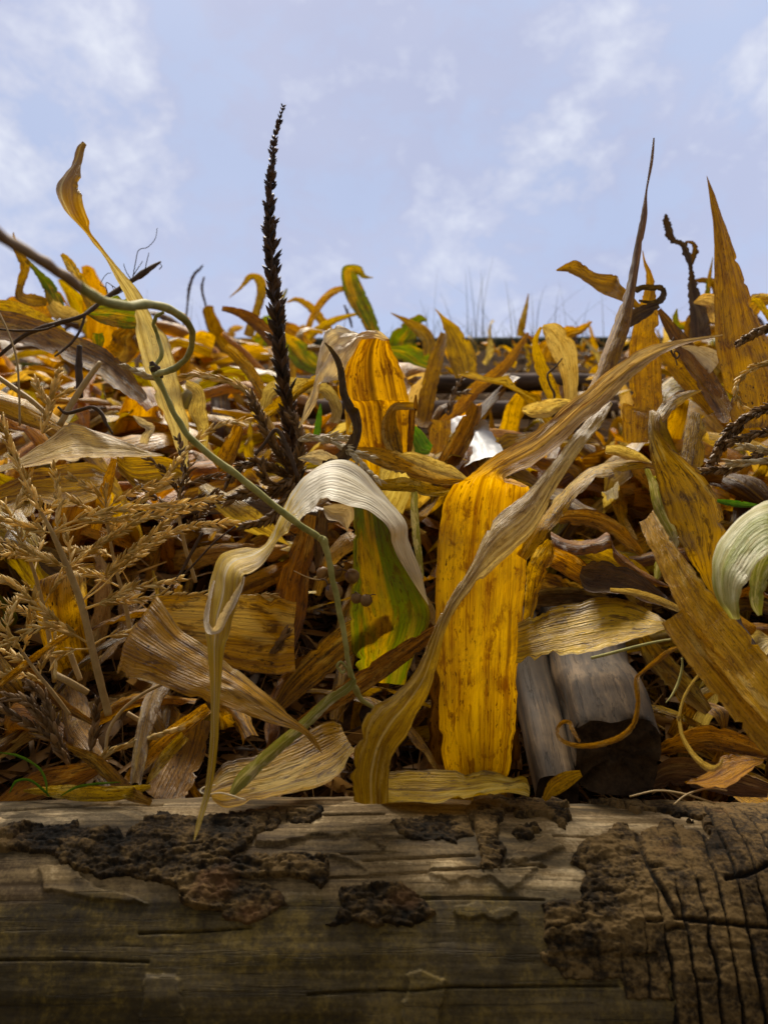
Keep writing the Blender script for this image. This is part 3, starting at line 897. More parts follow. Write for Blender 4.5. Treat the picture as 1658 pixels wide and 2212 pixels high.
# ------------------------------------------------------------------ the leaves one can tell apart
# --- in front, over the log
ARCH = leaf('bleached arching leaf whose long twisted tip hangs down onto the log', M['white_tip'], [
    ('E', [(1229, 1232, 1222, 1232, .665, .665), (1180, 1050, 1075, 1010, .665, .650), (1108, 850, 1000, 870, .67, .640), (1062, 735, 985, 765, .69, .630),
           (930, 560, 820, 655, .715, .620), (760, 392, 630, 618, .725, .615), (600, 415, 545, 650, .715, .610), (440, 530, 460, 712, .685, .605),
           (340, 695, 388, 788, .65, .60), (232, 884, 330, 846, .615, .605)]),
    ('D', [(1480, 897, 1590, 985, .600, .590), (1345, 942, 1500, 1045, .600, .570), (1288, 1040, 1470, 1066, .590, .560), (1264, 1180, 1450, 1165, .575, .555),
           (1246, 1310, 1404, 1310, .565, .553), (1240, 1400, 1385, 1400, .560, .550), (1253, 1500, 1356, 1500, .553, .545), (1268, 1700, 1335, 1700, .545, .54), (1270, 1900, 1322, 1900, .535, .53)]),
    ('H', [(905, 300, 940, 300, .525, .525), (886, 480, 915, 488, .515, .515), (848, 640, 868, 645, .5, .5), (836, 714, 840, 715, .492, .492)])],
    camber=.10, wave=.02, rag=.006, n=9, m=19)
leaf('broad golden yellow leaf standing upright with its long strand folded to the right', M['gold'], [
    ('F', [(978, 1735, 1090, 1740, .73, .73), (962, 1672, 1100, 1676, .705, .70), (950, 1600, 1112, 1590, .685, .69), (945, 1480, 1119, 1470, .675, .68), (940, 1330, 1129, 1330, .668, .672),
           (944, 1200, 1139, 1190, .665, .668), (957, 1095, 1141, 1090, .663, .665), (975, 1052, 1143, 1050, .655, .66), (1005, 1026, 1120, 1044, .635, .635),
           (1064, 986, 1092, 1034, .62, .61), (1153, 932, 1182, 985, .612, .60), (1236, 866, 1258, 912, .608, .598), (1272, 837, 1312, 868, .606, .598),
           (1365, 764, 1374, 806, .604, .598), (1451, 736, 1455, 753, .604, .60), (1560, 721, 1561, 724, .61, .61)])],
    camber=.06, wave=.03, rag=.012, n=9, m=23, tear=.07, crease=.035)
leaf('pale twisted leaf crossing in front of the broad golden leaf', M['straw_tan'], [
    ('F', [(1318, 866, 1322, 872, .62, .62), (1280, 892, 1300, 915, .61, .605), (1236, 943, 1265, 958, .60, .595), (1186, 1007, 1207, 1044, .592, .588), (1134, 1066, 1150, 1150, .588, .580),
           (1064, 1124, 1068, 1226, .584, .575), (1016, 1222, 1000, 1296, .580, .572), (965, 1300, 965, 1355, .575, .57), (930, 1373, 942, 1444, .572, .568),
           (902, 1440, 925, 1500, .57, .566), (852, 1498, 898, 1545, .566, .57), (800, 1530, 880, 1585, .56, .575), (775, 1580, 850, 1630, .56, .575), (757, 1665, 840, 1680, .565, .575), (764, 1733, 838, 1734, .575, .58)])],
    camber=.10, wave=.02, rag=.008, n=9, m=19)
leaf('green and yellow leaf with brown specks standing behind the bleached arch', M['green'], [
    ('E', [(778, 600, 960, 600, .74, .74), (774, 720, 1000, 720, .735, .735), (770, 850, 1045, 880, .73, .73), (768, 1000, 1110, 1020, .725, .728), (760, 1150, 1180, 1150, .722, .726), (752, 1290, 1232, 1280, .72, .725),
           (760, 1420, 1200, 1420, .722, .727), (768, 1560, 1130, 1560, .73, .735), (790, 1720, 1080, 1720, .75, .75)])], camber=-.08, wave=.02, rag=.01, n=8, m=19)
leaf('wide folded tan leaf pointing right with a sharp dry tip', M['tan'], [
    ('F', [(697, 1629, 699, 1632, .565, .565), (684, 1600, 672, 1604, .567, .566), (664, 1576, 644, 1579, .57, .566), (615, 1532, 580, 1560, .575, .567), (537, 1466, 501, 1531, .585, .572), (466, 1412, 412, 1506, .595, .577),
           (394, 1364, 322, 1470, .603, .582), (360, 1316, 272, 1460, .608, .588), (343, 1290, 249, 1450, .615, .594), (346, 1286, 285, 1424, .63, .612), (430, 1284, 412, 1428, .655, .645), (573, 1287, 573, 1455, .68, .68), (640, 1300, 640, 1450, .70, .70)])],
    camber=.06, wave=.02, rag=.01, n=9, m=19)
leaf('short tan leaf lying along the log with a pale folded end', M['tan'], [
    ('J', [(-30, 430, -20, 540, .63, .60), (60, 408, 60, 548, .625, .585), (250, 405, 260, 545, .62, .575), (420, 418, 430, 520, .61, .575), (550, 435, 520, 500, .60, .575), (608, 438, 590, 515, .585, .575), (622, 470, 626, 528, .575, .572)])], camber=.12)
leaf('small yellow leaf scrap at the foot of the thin grey pole', M['amber'], [('J', [(690, 540, 20, .60), (730, 490, 70, .60), (790, 450, 72, .595), (850, 425, 30, .59)])], camber=.1)
leaf('pale veined husk leaf lying on the log behind the hanging tip', M['tan'], [
    ('H', [(905, 470, 915, 530, .585, .565), (985, 378, 1000, 560, .60, .57), (1180, 322, 1200, 520, .62, .58), (1400, 205, 1430, 455, .65, .61), (1470, 215, 1545, 330, .66, .64)])], camber=.10)
leaf('narrow greenish leaf strip slanting up to the vine end', M['palegreen'], [
    ('H', [(1000, 515, 24, .57), (1040, 460, 60, .573), (1100, 400, 62, .577), (1200, 310, 56, .585), (1310, 215, 50, .59), (1420, 110, 46, .60), (1500, 55, 40, .607), (1530, 15, 26, .61)])], camber=.25)
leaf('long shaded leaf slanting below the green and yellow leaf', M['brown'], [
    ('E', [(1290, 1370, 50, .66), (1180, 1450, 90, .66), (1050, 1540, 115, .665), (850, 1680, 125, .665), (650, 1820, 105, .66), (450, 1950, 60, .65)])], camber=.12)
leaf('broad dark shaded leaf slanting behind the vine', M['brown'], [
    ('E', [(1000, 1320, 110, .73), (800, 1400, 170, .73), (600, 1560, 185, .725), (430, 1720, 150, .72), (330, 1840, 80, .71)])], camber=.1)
leaf('spotted tan leaf lying across the grey poles', M['tan'], [
    ('G', [(150, 1340, 140, 1590, .665, .635), (300, 1270, 270, 1580, .665, .63), (480, 1215, 470, 1545, .665, .625), (620, 1195, 620, 1500, .665, .622), (760, 1200, 760, 1455, .66, .62), (900, 1250, 900, 1425, .65, .615), (1000, 1300, 1010, 1400, .63, .612), (1050, 1335, 1050, 1385, .615, .608)])],
    camber=.08, wave=.04, rag=.02, m=19)
leaf('long broad tan sheath slanting down to the right edge', M['ochre'], [
    ('G', [(965, 660, 880, 735, .60, .60), (1030, 770, 925, 850, .585, .585), (1120, 905, 1000, 1010, .57, .57), (1240, 1060, 1080, 1180, .555, .555), (1400, 1250, 1200, 1390, .54, .54), (1560, 1430, 1360, 1610, .525, .525), (1720, 1620, 1540, 1830, .51, .51), (1900, 1830, 1720, 2030, .50, .50)])],
    camber=.14, wave=.015, rag=.012, n=8, m=19)
leaf('broken broad ochre sheath with a torn top in front of the long tan one', M['ochre'], [
    ('G', [(1150, 1250, 1015, 1345, .545, .545), (1190, 1310, 1060, 1420, .542, .54), (1330, 1480, 1180, 1590, .532, .53), (1480, 1660, 1340, 1790, .522, .52), (1640, 1850, 1480, 1960, .512, .51), (1820, 2050, 1640, 2140, .50, .50)])],
    camber=.12, wave=.012, rag=.022, n=8, m=19)
leaf('pale green leaf arching over at the right edge', M['palegreen'], [
    ('G', [(1850, 600, 1850, 950, .53, .48), (1658, 622, 1690, 900, .535, .475), (1540, 675, 1590, 965, .535, .475), (1430, 765, 1535, 1040, .53, .475), (1350, 880, 1510, 1110, .525, .475), (1322, 1000, 1508, 1180, .52, .48), (1345, 1150, 1505, 1250, .52, .485), (1440, 1305, 1490, 1320, .52, .50)])],
    camber=.12, wave=.03, n=8, m=19)
leaf('grey green leaf hanging behind the pale green arch', M['palegreen'], [
    ('G', [(1720, 860, 120, .58), (1640, 980, 130, .58), (1600, 1100, 110, .58), (1590, 1220, 80, .58), (1610, 1300, 30, .585)])], camber=.2)
leaf('large spotted leaf with a curled top standing right of the white plastic', M['tan'], [
    ('C', [(1260, 1745, 1255, 1752, .72, .72), (1150, 1755, 1180, 1800, .70, .70), (1050, 1800, 1090, 1870, .68, .675), (975, 1880, 1030, 1940, .665, .655)]),
    ('G', [(945, 60, 1010, 90, .655, .645), (932, 160, 1000, 190, .65, .64), (945, 320, 1130, 330, .648, .64), (985, 480, 1270, 470, .645, .645), (1035, 640, 1370, 620, .64, .645), (1090, 800, 1405, 770, .635, .645), (1160, 930, 1370, 920, .63, .65), (1250, 1060, 1340, 1050, .64, .65), (1330, 1190, 1340, 1190, .65, .65)])],
    camber=.09, wave=.03, rag=.012, n=8, m=19)
leaf('twisted tan leaf arching left behind the golden strand', M['tan'], [
    ('G', [(1222, 466, 1214, 478, .68, .68), (1080, 402, 1060, 440, .67, .665), (930, 362, 900, 412, .665, .655), (760, 362, 790, 432, .665, .65), (600, 408, 640, 478, .665, .645), (480, 490, 520, 570, .66, .64), (385, 590, 440, 680, .66, .64), (300, 690, 370, 760, .66, .64), (215, 800, 290, 860, .66, .645), (150, 930, 210, 970, .67, .66)])],
    camber=.14, wave=.04, rag=.012)
leaf('pale rolled leaf end lying on the twisted tan leaf', M['straw'], [
    ('G', [(685, 300, 55, .655), (750, 300, 68, .655), (830, 325, 66, .655), (900, 350, 44, .655), (945, 372, 14, .655)])], camber=.5)
leaf('wavy brown leaf behind the twisted tan leaf', M['brown'], [('G', [(400, 715, 60, .74), (470, 705, 90, .74), (600, 715, 110, .74), (720, 770, 100, .74), (820, 850, 80, .74), (900, 930, 40, .74)])], camber=.12, wave=.06)
leaf('dark leaf with a bright curled rim under the wavy brown leaf', M['brown'], [
    ('G', [(350, 790, 365, 880, .71, .70), (430, 835, 430, 910, .70, .69), (520, 850, 510, 935, .70, .685), (620, 835, 640, 920, .70, .685), (692, 798, 715, 900, .70, .69), (745, 900, 730, 960, .69, .685), (850, 990, 820, 1040, .685, .68), (960, 1060, 930, 1110, .68, .675), (1060, 1120, 1050, 1130, .68, .68)])], camber=-.2, wave=.03)
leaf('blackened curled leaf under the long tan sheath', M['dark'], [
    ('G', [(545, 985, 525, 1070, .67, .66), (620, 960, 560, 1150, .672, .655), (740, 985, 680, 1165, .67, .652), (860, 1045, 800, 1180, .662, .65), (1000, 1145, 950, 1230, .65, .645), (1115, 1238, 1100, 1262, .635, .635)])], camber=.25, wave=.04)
leaf('thin pale strip lying on the blackened curled leaf', M['straw'], [('G', [(706, 1145, 26, .645), (850, 1160, 44, .64), (1000, 1208, 50, .63), (1125, 1262, 40, .618)])], camber=.2)
leaf('torn reddish brown leaf right of the golden leaf', M['tan'], [('G', [(345, 840, 30, .69), (320, 910, 110, .685), (270, 1010, 125, .68), (240, 1130, 90, .68), (222, 1260, 70, .675), (200, 1370, 40, .67)])], camber=.3, wave=.07, crumple=.06, rag=.03)
leaf('green strip hanging behind the long tan sheath', M['palegreen'], [('G', [(925, 410, 30, .70), (965, 500, 52, .70), (985, 600, 62, .70), (1020, 700, 66, .695), (1075, 800, 72, .69), (1090, 880, 60, .685), (1010, 990, 70, .68), (985, 1080, 30, .68)])], camber=.2)
leaf('upright stub of a split leaf right of the spotted leaf', M['tan'], [('G', [(1185, 75, 1278, 95, .76, .75), (1160, 180, 1282, 190, .755, .745), (1140, 300, 1278, 310, .75, .74), (1110, 420, 1262, 450, .745, .735)])], camber=.2)
leaf('thin fresh green blade reaching to the right edge', M['freshgreen'], [('G', [(1350, 605, 20, .60), (1430, 620, 40, .595), (1520, 630, 36, .59), (1620, 636, 12, .585)])], camber=.2)
leaf('torn orange brown leaf scrap at the lower right', M['ochre'], [
    ('J', [(1296, 462, 1302, 468, .56, .56), (1370, 430, 1390, 478, .56, .545), (1450, 352, 1480, 480, .565, .54), (1520, 345, 1560, 430, .565, .545), (1640, 362, 1640, 375, .56, .56)])], camber=.12, wave=.06, rag=.04)
leaf('curling brown ribbon looped in front of the thick pole', M['ochre'], [
    ('G', [(1125, 1488, 18, .575), (1060, 1515, 34, .57), (980, 1580, 36, .565), (900, 1640, 20, .56)]),
    ('J', [(1090, 20, 22, .555), (1095, 120, 22, .55), (1080, 205, 24, .545), (1030, 262, 28, .54), (930, 300, 26, .535), (830, 305, 22, .53), (765, 280, 18, .535), (748, 240, 16, .54), (770, 205, 18, .545), (800, 205, 20, .54), (815, 240, 20, .535), (845, 288, 10, .53)])], camber=.2, rag=.04)
leaf('thin pale dry strip curving down at the lower right', M['straw'], [
    ('G', [(1368, 1616, 22, .545), (1290, 1622, 24, .545), (1215, 1690, 20, .545), (1150, 1800, 20, .542), (1118, 1930, 18, .54)]),
    ('J', [(1272, 180, 15, .54), (1290, 270, 18, .54), (1340, 350, 24, .54), (1400, 400, 34, .54), (1445, 395, 24, .545), (1465, 360, 8, .55)])], camber=.25)
leaf('grey underside of a curled leaf beneath the bleached arch', M['white'], [('E', [(592, 640, 590, 660, .72, .72), (650, 625, 620, 720, .72, .71), (720, 625, 690, 740, .722, .71), (770, 640, 740, 800, .725, .715), (775, 720, 765, 850, .73, .725)])], camber=.2)
leaf('brown withered leaf hanging left of the vine stem', M['brown'], [('E', [(520, 690, 90, .76), (480, 860, 130, .76), (420, 1060, 180, .755), (390, 1250, 210, .75), (350, 1450, 170, .74), (330, 1640, 90, .73)])], camber=.2, wave=.05, crumple=.05)
leaf('dark narrow withered leaf hanging beside the berries', M['dark'], [('E', [(590, 660, 60, .76), (580, 780, 80, .76), (570, 900, 70, .76), (560, 1010, 30, .76)])], camber=.2, crumple=.06)
# --- left side
leaf('broad straw leaf with a white folded ridge at the left edge', M['straw'], [
    ('D', [(-60, 405, -60, 445, .70, .69), (60, 375, 60, 425, .70, .685), (200, 280, 205, 398, .705, .675), (330, 200, 380, 375, .71, .665), (425, 148, 520, 362, .715, .66), (560, 190, 690, 350, .70, .655), (700, 222, 800, 345, .69, .655), (850, 285, 910, 338, .67, .655), (990, 328, 992, 333, .66, .66)])], camber=.07, rag=.006)
leaf('wide orange brown leaf under the broad straw leaf', M['amber'], [('D', [(-60, 545, -60, 640, .80, .79), (150, 445, 200, 605, .80, .78), (330, 392, 360, 640, .80, .77), (540, 378, 540, 610, .80, .77), (640, 420, 640, 560, .80, .78)])], camber=.1)
leaf('amber leaf with dark brown stripes behind the straw tassel', M['amber'], [('D', [(700, 330, 700, 420, .79, .785), (760, 340, 850, 560, .79, .775), (900, 330, 1000, 545, .79, .77), (1020, 350, 1110, 500, .79, .775), (1120, 420, 1160, 490, .79, .78)])], camber=.12)
leaf('narrow amber strap leaning beside the striped leaf', M['amber'], [('D', [(690, 350, 36, .77), (650, 500, 70, .77), (610, 640, 76, .77), (575, 780, 60, .77)])], camber=.15)
leaf('small bleached crumpled curl above the striped leaf', M['white'], [('D', [(803, 93, 8, .76), (850, 130, 46, .76), (905, 165, 60, .755), (880, 220, 56, .755), (865, 265, 50, .76)])], camber=.3, crumple=.08)
leaf('pale curled leaf drooping right of the twisted spiral leaf', M['straw'], [('A', [(1110, 1700, 50, .80), (1190, 1755, 70, .79)]), ('D', [(1190, 60, 110, .785), (1225, 170, 70, .785), (1238, 310, 24, .79)])], camber=.3, crumple=.04)
leaf('rolled tan leaf tube standing beside the dark tassel', M['tan'], [('D', [(1440, 150, 60, .76), (1410, 240, 90, .76), (1370, 330, 110, .755), (1330, 400, 110, .75)])], camber=.45)
leaf('tall spiral leaf with a brown scoop tip against the sky', M['spiral'], [
    ('A', [(497, 246, 524, 270, .745, .745), (462, 285, 516, 285, .745, .742), (442, 370, 497, 385, .745, .735), (385, 455, 494, 470, .75, .725), (328, 520, 497, 545, .755, .72), (335, 580, 502, 620, .755, .72),
           (385, 640, 520, 720, .75, .725), (455, 720, 536, 780, .745, .735), (540, 840, 590, 850, .745, .742), (610, 925, 655, 935, .75, .748), (680, 1040, 735, 1030, .755, .75), (760, 1185, 835, 1150, .76, .752),
           (822, 1310, 930, 1330, .765, .755), (830, 1450, 1010, 1440, .765, .755), (850, 1570, 1050, 1560, .765, .752), (900, 1680, 1080, 1680, .765, .75)]),
    ('D', [(960, 20, 1100, 20, .765, .75), (1010, 150, 1130, 150, .765, .752), (1060, 300, 1140, 300, .765, .755), (1100, 430, 1130, 430, .765, .76)])], camber=.12, wave=.03, n=8)
leaf('long brown leaf slanting down behind the vine at the left', M['brown'], [('A', [(-40, 1250, -40, 1440, .92, .90), (200, 1310, 190, 1480, .90, .88), (400, 1395, 380, 1560, .88, .86), (600, 1480, 560, 1640, .86, .84), (760, 1600, 700, 1740, .84, .82), (895, 1790, 840, 1830, .83, .82)])], camber=.1)
leaf('yellow brown leaf lying along the left edge above the long brown one', M['amber'], [('A', [(-60, 1230, 60, 1.0), (60, 1260, 110, 1.0), (180, 1310, 120, .99), (320, 1390, 110, .98), (440, 1470, 60, .97)])], camber=.1)
leaf('ragged amber and green leaf with a curled top at the far left', M['amber'], [('A', [(80, 795, 6, 1.15), (88, 860, 28, 1.15), (125, 930, 60, 1.15), (150, 1010, 58, 1.15), (125, 1110, 50, 1.15), (120, 1180, 60, 1.14), (200, 1205, 75, 1.13), (280, 1215, 50, 1.13)])], camber=.15, rag=.05)
leaf('greenish leaf leaning beside the ragged one at the far left', M['green'], [('A', [(160, 960, 24, 1.15), (225, 1035, 36, 1.15), (280, 1100, 70, 1.15), (320, 1180, 90, 1.14), (360, 1270, 80, 1.13)])], camber=.15, rag=.04)
leaf('pale leaf bent under the greenish one at the far left', M['straw'], [('A', [(300, 1220, 60, 1.1), (350, 1270, 100, 1.1), (440, 1300, 80, 1.1), (520, 1330, 30, 1.1)])], camber=.2)
leaf('pointed olive leaf with a broken tip left of the spiral leaf', M['tan'], [('A', [(370, 925, 20, 1.05), (405, 965, 50, 1.05), (450, 1040, 70, 1.05), (510, 1140, 70, 1.05), (560, 1260, 60, 1.04)])], camber=.15)
leaf('green and orange leaf lying behind the blurred vine', M['green'], [('A', [(508, 1272, 16, .90), (580, 1275, 110, .90), (680, 1270, 190, .89), (780, 1285, 190, .89), (850, 1310, 130, .89)])], camber=.15)
leaf('small yellow green leaf tab under the green and orange leaf', M['green'], [('A', [(590, 1400, 60, .95), (592, 1450, 75, .95), (590, 1510, 40, .95)])], camber=.2)
# lower left corner
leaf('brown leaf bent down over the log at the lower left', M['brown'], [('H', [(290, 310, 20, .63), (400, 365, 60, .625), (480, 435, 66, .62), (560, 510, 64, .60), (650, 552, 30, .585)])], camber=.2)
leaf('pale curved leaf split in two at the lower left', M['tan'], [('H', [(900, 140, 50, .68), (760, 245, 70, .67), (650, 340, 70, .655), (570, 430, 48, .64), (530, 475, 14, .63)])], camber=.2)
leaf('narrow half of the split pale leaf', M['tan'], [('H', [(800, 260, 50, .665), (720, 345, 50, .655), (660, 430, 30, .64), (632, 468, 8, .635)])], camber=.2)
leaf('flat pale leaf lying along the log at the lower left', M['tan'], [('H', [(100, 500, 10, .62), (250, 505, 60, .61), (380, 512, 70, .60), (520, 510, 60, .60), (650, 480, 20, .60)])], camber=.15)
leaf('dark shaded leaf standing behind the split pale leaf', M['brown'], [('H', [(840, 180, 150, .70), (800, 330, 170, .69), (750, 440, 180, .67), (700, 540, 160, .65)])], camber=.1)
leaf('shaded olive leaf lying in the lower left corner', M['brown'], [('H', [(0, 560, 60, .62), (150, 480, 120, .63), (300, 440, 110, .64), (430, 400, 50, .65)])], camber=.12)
leaf('long thin leaf strip slanting across the straw tassel', M['tan'], [('D', [(-20, 1730, 30, .66), (120, 1620, 46, .66), (300, 1485, 40, .655), (420, 1410, 26, .65), (490, 1355, 8, .645)])], camber=.2)
leaf('amber strip lying along the left edge below the tassel', M['brown'], [('D', [(-40, 1420, 60, .70), (80, 1560, 80, .695), (240, 1720, 80, .69), (400, 1850, 60, .68), (560, 1950, 30, .67)])], camber=.2)
# --- middle
AMB = leaf('tall amber leaf with a dark midrib and a white crumpled top folded over', leaf_mat('amber_midrib_leaf', (.34, .15, .012), (.74, .43, .03), (.11, .038, .007), spots=.65, trans=.45, mid=(.06, .022, .005)), [
    ('E', [(800, 330, 1120, 330, .80, .80), (770, 200, 1118, 200, .795, .795), (745, 40, 1112, 40, .79, .79)]),
    ('B', [(690, 1800, 1102, 1800, .785, .785), (688, 1650, 1058, 1610, .78, .78), (745, 1520, 1010, 1510, .775, .775), (830, 1395, 990, 1440, .765, .77)])], camber=.07, wave=.03, rag=.02, m=19)
leaf('white crumpled fold', M['white'], [
    ('B', [(990, 1440, 985, 1450, .77, .77), (870, 1372, 850, 1440, .762, .755), (800, 1372, 780, 1490, .76, .745), (720, 1358, 745, 1545, .758, .74), (612, 1385, 715, 1620, .755, .738), (570, 1500, 660, 1680, .75, .738), (540, 1610, 612, 1720, .745, .738), (505, 1790, 556, 1810, .745, .74)]),
    ('E', [(440, 165, 446, 170, .745, .745)])], name='folded_tip', parent=AMB, camber=.05, wave=.08, rag=.03, crumple=.11, m=19)
BLK = leaf('blackened twisted ribbon leaf ending in a white crumpled tip', M['dark'], [
    ('B', [(600, 1460, 8, .73), (650, 1520, 28, .73), (690, 1600, 40, .725), (705, 1690, 44, .72), (715, 1770, 48, .715), (755, 1860, 60, .71)]),
    ('E', [(775, 70, 66, .71), (795, 160, 60, .705), (775, 250, 66, .70), (720, 330, 80, .695), (650, 375, 56, .69), (590, 385, 40, .685)])], camber=.3, wave=.06, crumple=.05, n=8)
leaf('white crumpled tip', M['white'], [('E', [(690, 370, 40, .69), (640, 365, 70, .688), (580, 345, 100, .685), (520, 345, 70, .68), (440, 352, 8, .675)])], name='leaf_tip', parent=BLK, camber=.2, crumple=.18)
leaf('bent pale brown leaf folded over a rolled end', M['tan'], [('E', [(1140, 35, 46, .765), (1090, 35, 48, .76), (1030, 38, 50, .755), (1000, 75, 60, .755), (990, 150, 96, .755), (1005, 240, 110, .752), (1040, 330, 70, .75), (1065, 380, 14, .75)])], camber=.22, wave=.04)
leaf('narrow brown leaf edge standing beside the rolled end', M['brown'], [('B', [(1150, 1775, 10, .79), (1145, 1860, 36, .79)]), ('E', [(1130, 60, 44, .79), (1120, 200, 40, .79), (1110, 310, 30, .79)])], camber=.2)
leaf('tangled streaky leaf lying right of the drooping pale tassel', M['tan'], [('E', [(790, 290, 20, .72), (900, 330, 100, .72), (1050, 380, 130, .715), (1200, 430, 120, .71), (1330, 470, 90, .705), (1450, 480, 30, .70)])], camber=.15, wave=.05)
leaf('bleached streaky leaf lying on the tangled one', M['straw'], [('E', [(1050, 330, 20, .70), (1130, 345, 70, .70), (1240, 385, 80, .695), (1360, 430, 70, .69), (1460, 480, 16, .685)])], camber=.15, wave=.05)
leaf('wavy pale edged leaf under the streaky ones', M['tan'], [('E', [(880, 520, 30, .71), (980, 510, 70, .71), (1130, 510, 90, .705), (1200, 540, 70, .70), (1290, 550, 60, .70), (1375, 545, 16, .70)])], camber=.25, wave=.08)
leaf('tall amber strap leaf standing left of the dark gap', M['amber'], [('B', [(1320, 1400, 40, 1.12), (1280, 1530, 84, 1.1), (1250, 1650, 94, 1.09), (1220, 1780, 100, 1.08), (1200, 1900, 96, 1.07)]), ('E', [(1180, 150, 90, 1.05)])], camber=.12)
leaf('broad orange spear leaf with a hooked tip near the ridge', M['amber'], [('B', [(1268, 1258, 4, 1.35), (1310, 1310, 26, 1.35), (1345, 1360, 70, 1.35), (1390, 1440, 135, 1.34), (1430, 1550, 165, 1.33), (1455, 1660, 140, 1.32)])], camber=.12, rag=.005)
leaf('long yellow leaf slanting up to the right in front of the dark poles', M['amber'], [('C', [(215, 1400, 14, 1.18), (150, 1500, 50, 1.16), (60, 1615, 66, 1.14)]), ('B', [(1530, 1725, 76, 1.12), (1420, 1850, 76, 1.10), (1310, 1945, 60, 1.08)])], camber=.12)
leaf('yellow green leaf lying below the ridge in the centre', M['green'], [('B', [(990, 1500, 40, 1.6), (1080, 1530, 110, 1.6), (1150, 1575, 160, 1.59), (1220, 1600, 130, 1.58)])], camber=.12)
leaf('tan leaf with a thin bent tip standing right of the green bent leaf', M['tan'], [('B', [(998, 1281, 4, 1.75), (1090, 1330, 36, 1.75), (1180, 1390, 80, 1.74), (1225, 1450, 80, 1.73), (1220, 1540, 60, 1.72)])], camber=.15)
leaf('thick brown rolled stub leaning in front of the white plastic', M['brown'], [('E', [(1520, 15, 70, .86), (1480, 120, 110, .855), (1410, 260, 125, .85), (1330, 400, 125, .84), (1280, 480, 90, .83)])], camber=.4)
leaf('flat orange leaf standing left of the brown rolled stub', M['amber'], [('E', [(1300, 115, 120, .90), (1295, 200, 130, .895), (1285, 320, 120, .885)])], camber=.1)
leaf('pale thin stalk leaf standing behind the bleached arch', M['palegreen'], [('E', [(1150, 490, 36, .77), (1140, 620, 46, .77), (1150, 800, 50, .765), (1170, 950, 40, .76), (1190, 1070, 20, .755)])], camber=.35)
leaf('fresh green spear left of the blackened ribbon', M['freshgreen'], [('E', [(575, 20, 6, .88), (570, 80, 30, .88), (560, 160, 44, .88), (550, 220, 40, .88)])], camber=.2)
leaf('dark green leaf scrap behind the pale stem', M['freshgreen'], [('E', [(1120, 150, 30, .86), (1150, 210, 90, .86), (1190, 280, 110, .855), (1240, 300, 60, .855)])], camber=.15)
leaf('pale arched leaf left of the tall amber leaf', M['straw'], [('B', [(230, 1880, 60, .86), (270, 1760, 90, .86), (360, 1720, 100, .86), (480, 1720, 90, .86), (600, 1740, 80, .86), (670, 1850, 70, .85)]), ('E', [(660, 130, 60, .84)])], camber=.2)
leaf('long dry leaf with a pale rim pointing to the tall amber leaf', M['tan'], [('B', [(690, 1628, 10, .77), (600, 1660, 46, .77), (480, 1720, 66, .77), (380, 1790, 76, .775), (280, 1870, 70, .78), (190, 1950, 40, .785)])], camber=.25)
leaf('tan leaf strip left of the foot of the tall dark tassel', M['tan'], [('B', [(0, 1480, 50, .90), (80, 1550, 70, .90), (160, 1650, 70, .89), (240, 1780, 60, .88)])], camber=.15)
# --- right side against the sky
leaf('dark pointed spear leaf rising into the sky', M['spear'], [
    ('C', [(966, 225, 976, 228, .74, .74), (947, 370, 966, 372, .735, .735), (920, 540, 932, 545, .73, .73), (890, 700, 930, 700, .725, .725), (850, 900, 897, 900, .72, .72), (800, 1130, 862, 1130, .715, .71), (735, 1320, 832, 1340, .71, .70),
           (665, 1510, 775, 1520, .705, .69), (590, 1700, 720, 1690, .70, .685), (520, 1830, 640, 1850, .695, .685)])], camber=.18, fold=.1, rag=.004)
leaf('broad yellow spear leaf with a sharp tip at the right edge', M['amber'], [
    ('C', [(1288, 455, 1292, 457, .80, .80), (1308, 600, 1345, 590, .795, .795), (1328, 760, 1405, 760, .79, .79), (1333, 930, 1462, 930, .785, .785), (1334, 1100, 1525, 1100, .78, .78), (1338, 1280, 1590, 1280, .775, .775), (1342, 1450, 1660, 1440, .77, .77), (1365, 1600, 1720, 1590, .765, .765), (1400, 1760, 1760, 1760, .76, .76), (1435, 1940, 1760, 1940, .755, .755)]),
    ('G', [(1460, 180, 1720, 180, .75, .75)])], camber=.08, wave=.012, rag=.004, m=19)
leaf('amber leaf flying out to the left of the dark spear', M['amber'], [('C', [(380, 1022, 385, 1030, .86, .86), (450, 985, 440, 1040, .86, .855), (510, 968, 500, 1065, .86, .85), (620, 1035, 590, 1120, .855, .845), (740, 1055, 660, 1165, .85, .84), (770, 1110, 740, 1195, .84, .835), (830, 1170, 800, 1225, .835, .83), (900, 1240, 880, 1270, .83, .83)])], camber=.1, rag=.012)
leaf('upright amber leaf with a thin wavy tip behind the dark spear', M['amber'], [('C', [(902, 905, 4, .90), (915, 975, 16, .90), (938, 1040, 36, .90), (950, 1110, 58, .90), (940, 1200, 90, .895), (930, 1320, 140, .89), (918, 1480, 185, .885), (915, 1650, 200, .88), (925, 1850, 200, .87)]), ('G', [(870, 60, 190, .86), (860, 250, 150, .85)])], camber=.1)
leaf('small dried leaf ring curled above the upright amber leaf', M['dark'], [('C', [(862, 1145, 40, .83), (905, 1128, 34, .83), (960, 1130, 36, .83), (1015, 1132, 36, .83), (1030, 1165, 40, .825), (1010, 1205, 44, .82), (960, 1220, 26, .82), (880, 1208, 14, .82)])], camber=.3, rag=.05)
leaf('streaky dried leaf pulled across the upright amber leaf', M['dark'], [('C', [(1005, 1238, 24, .82), (950, 1255, 66, .815), (880, 1290, 90, .81), (810, 1340, 70, .81)])], camber=.15)
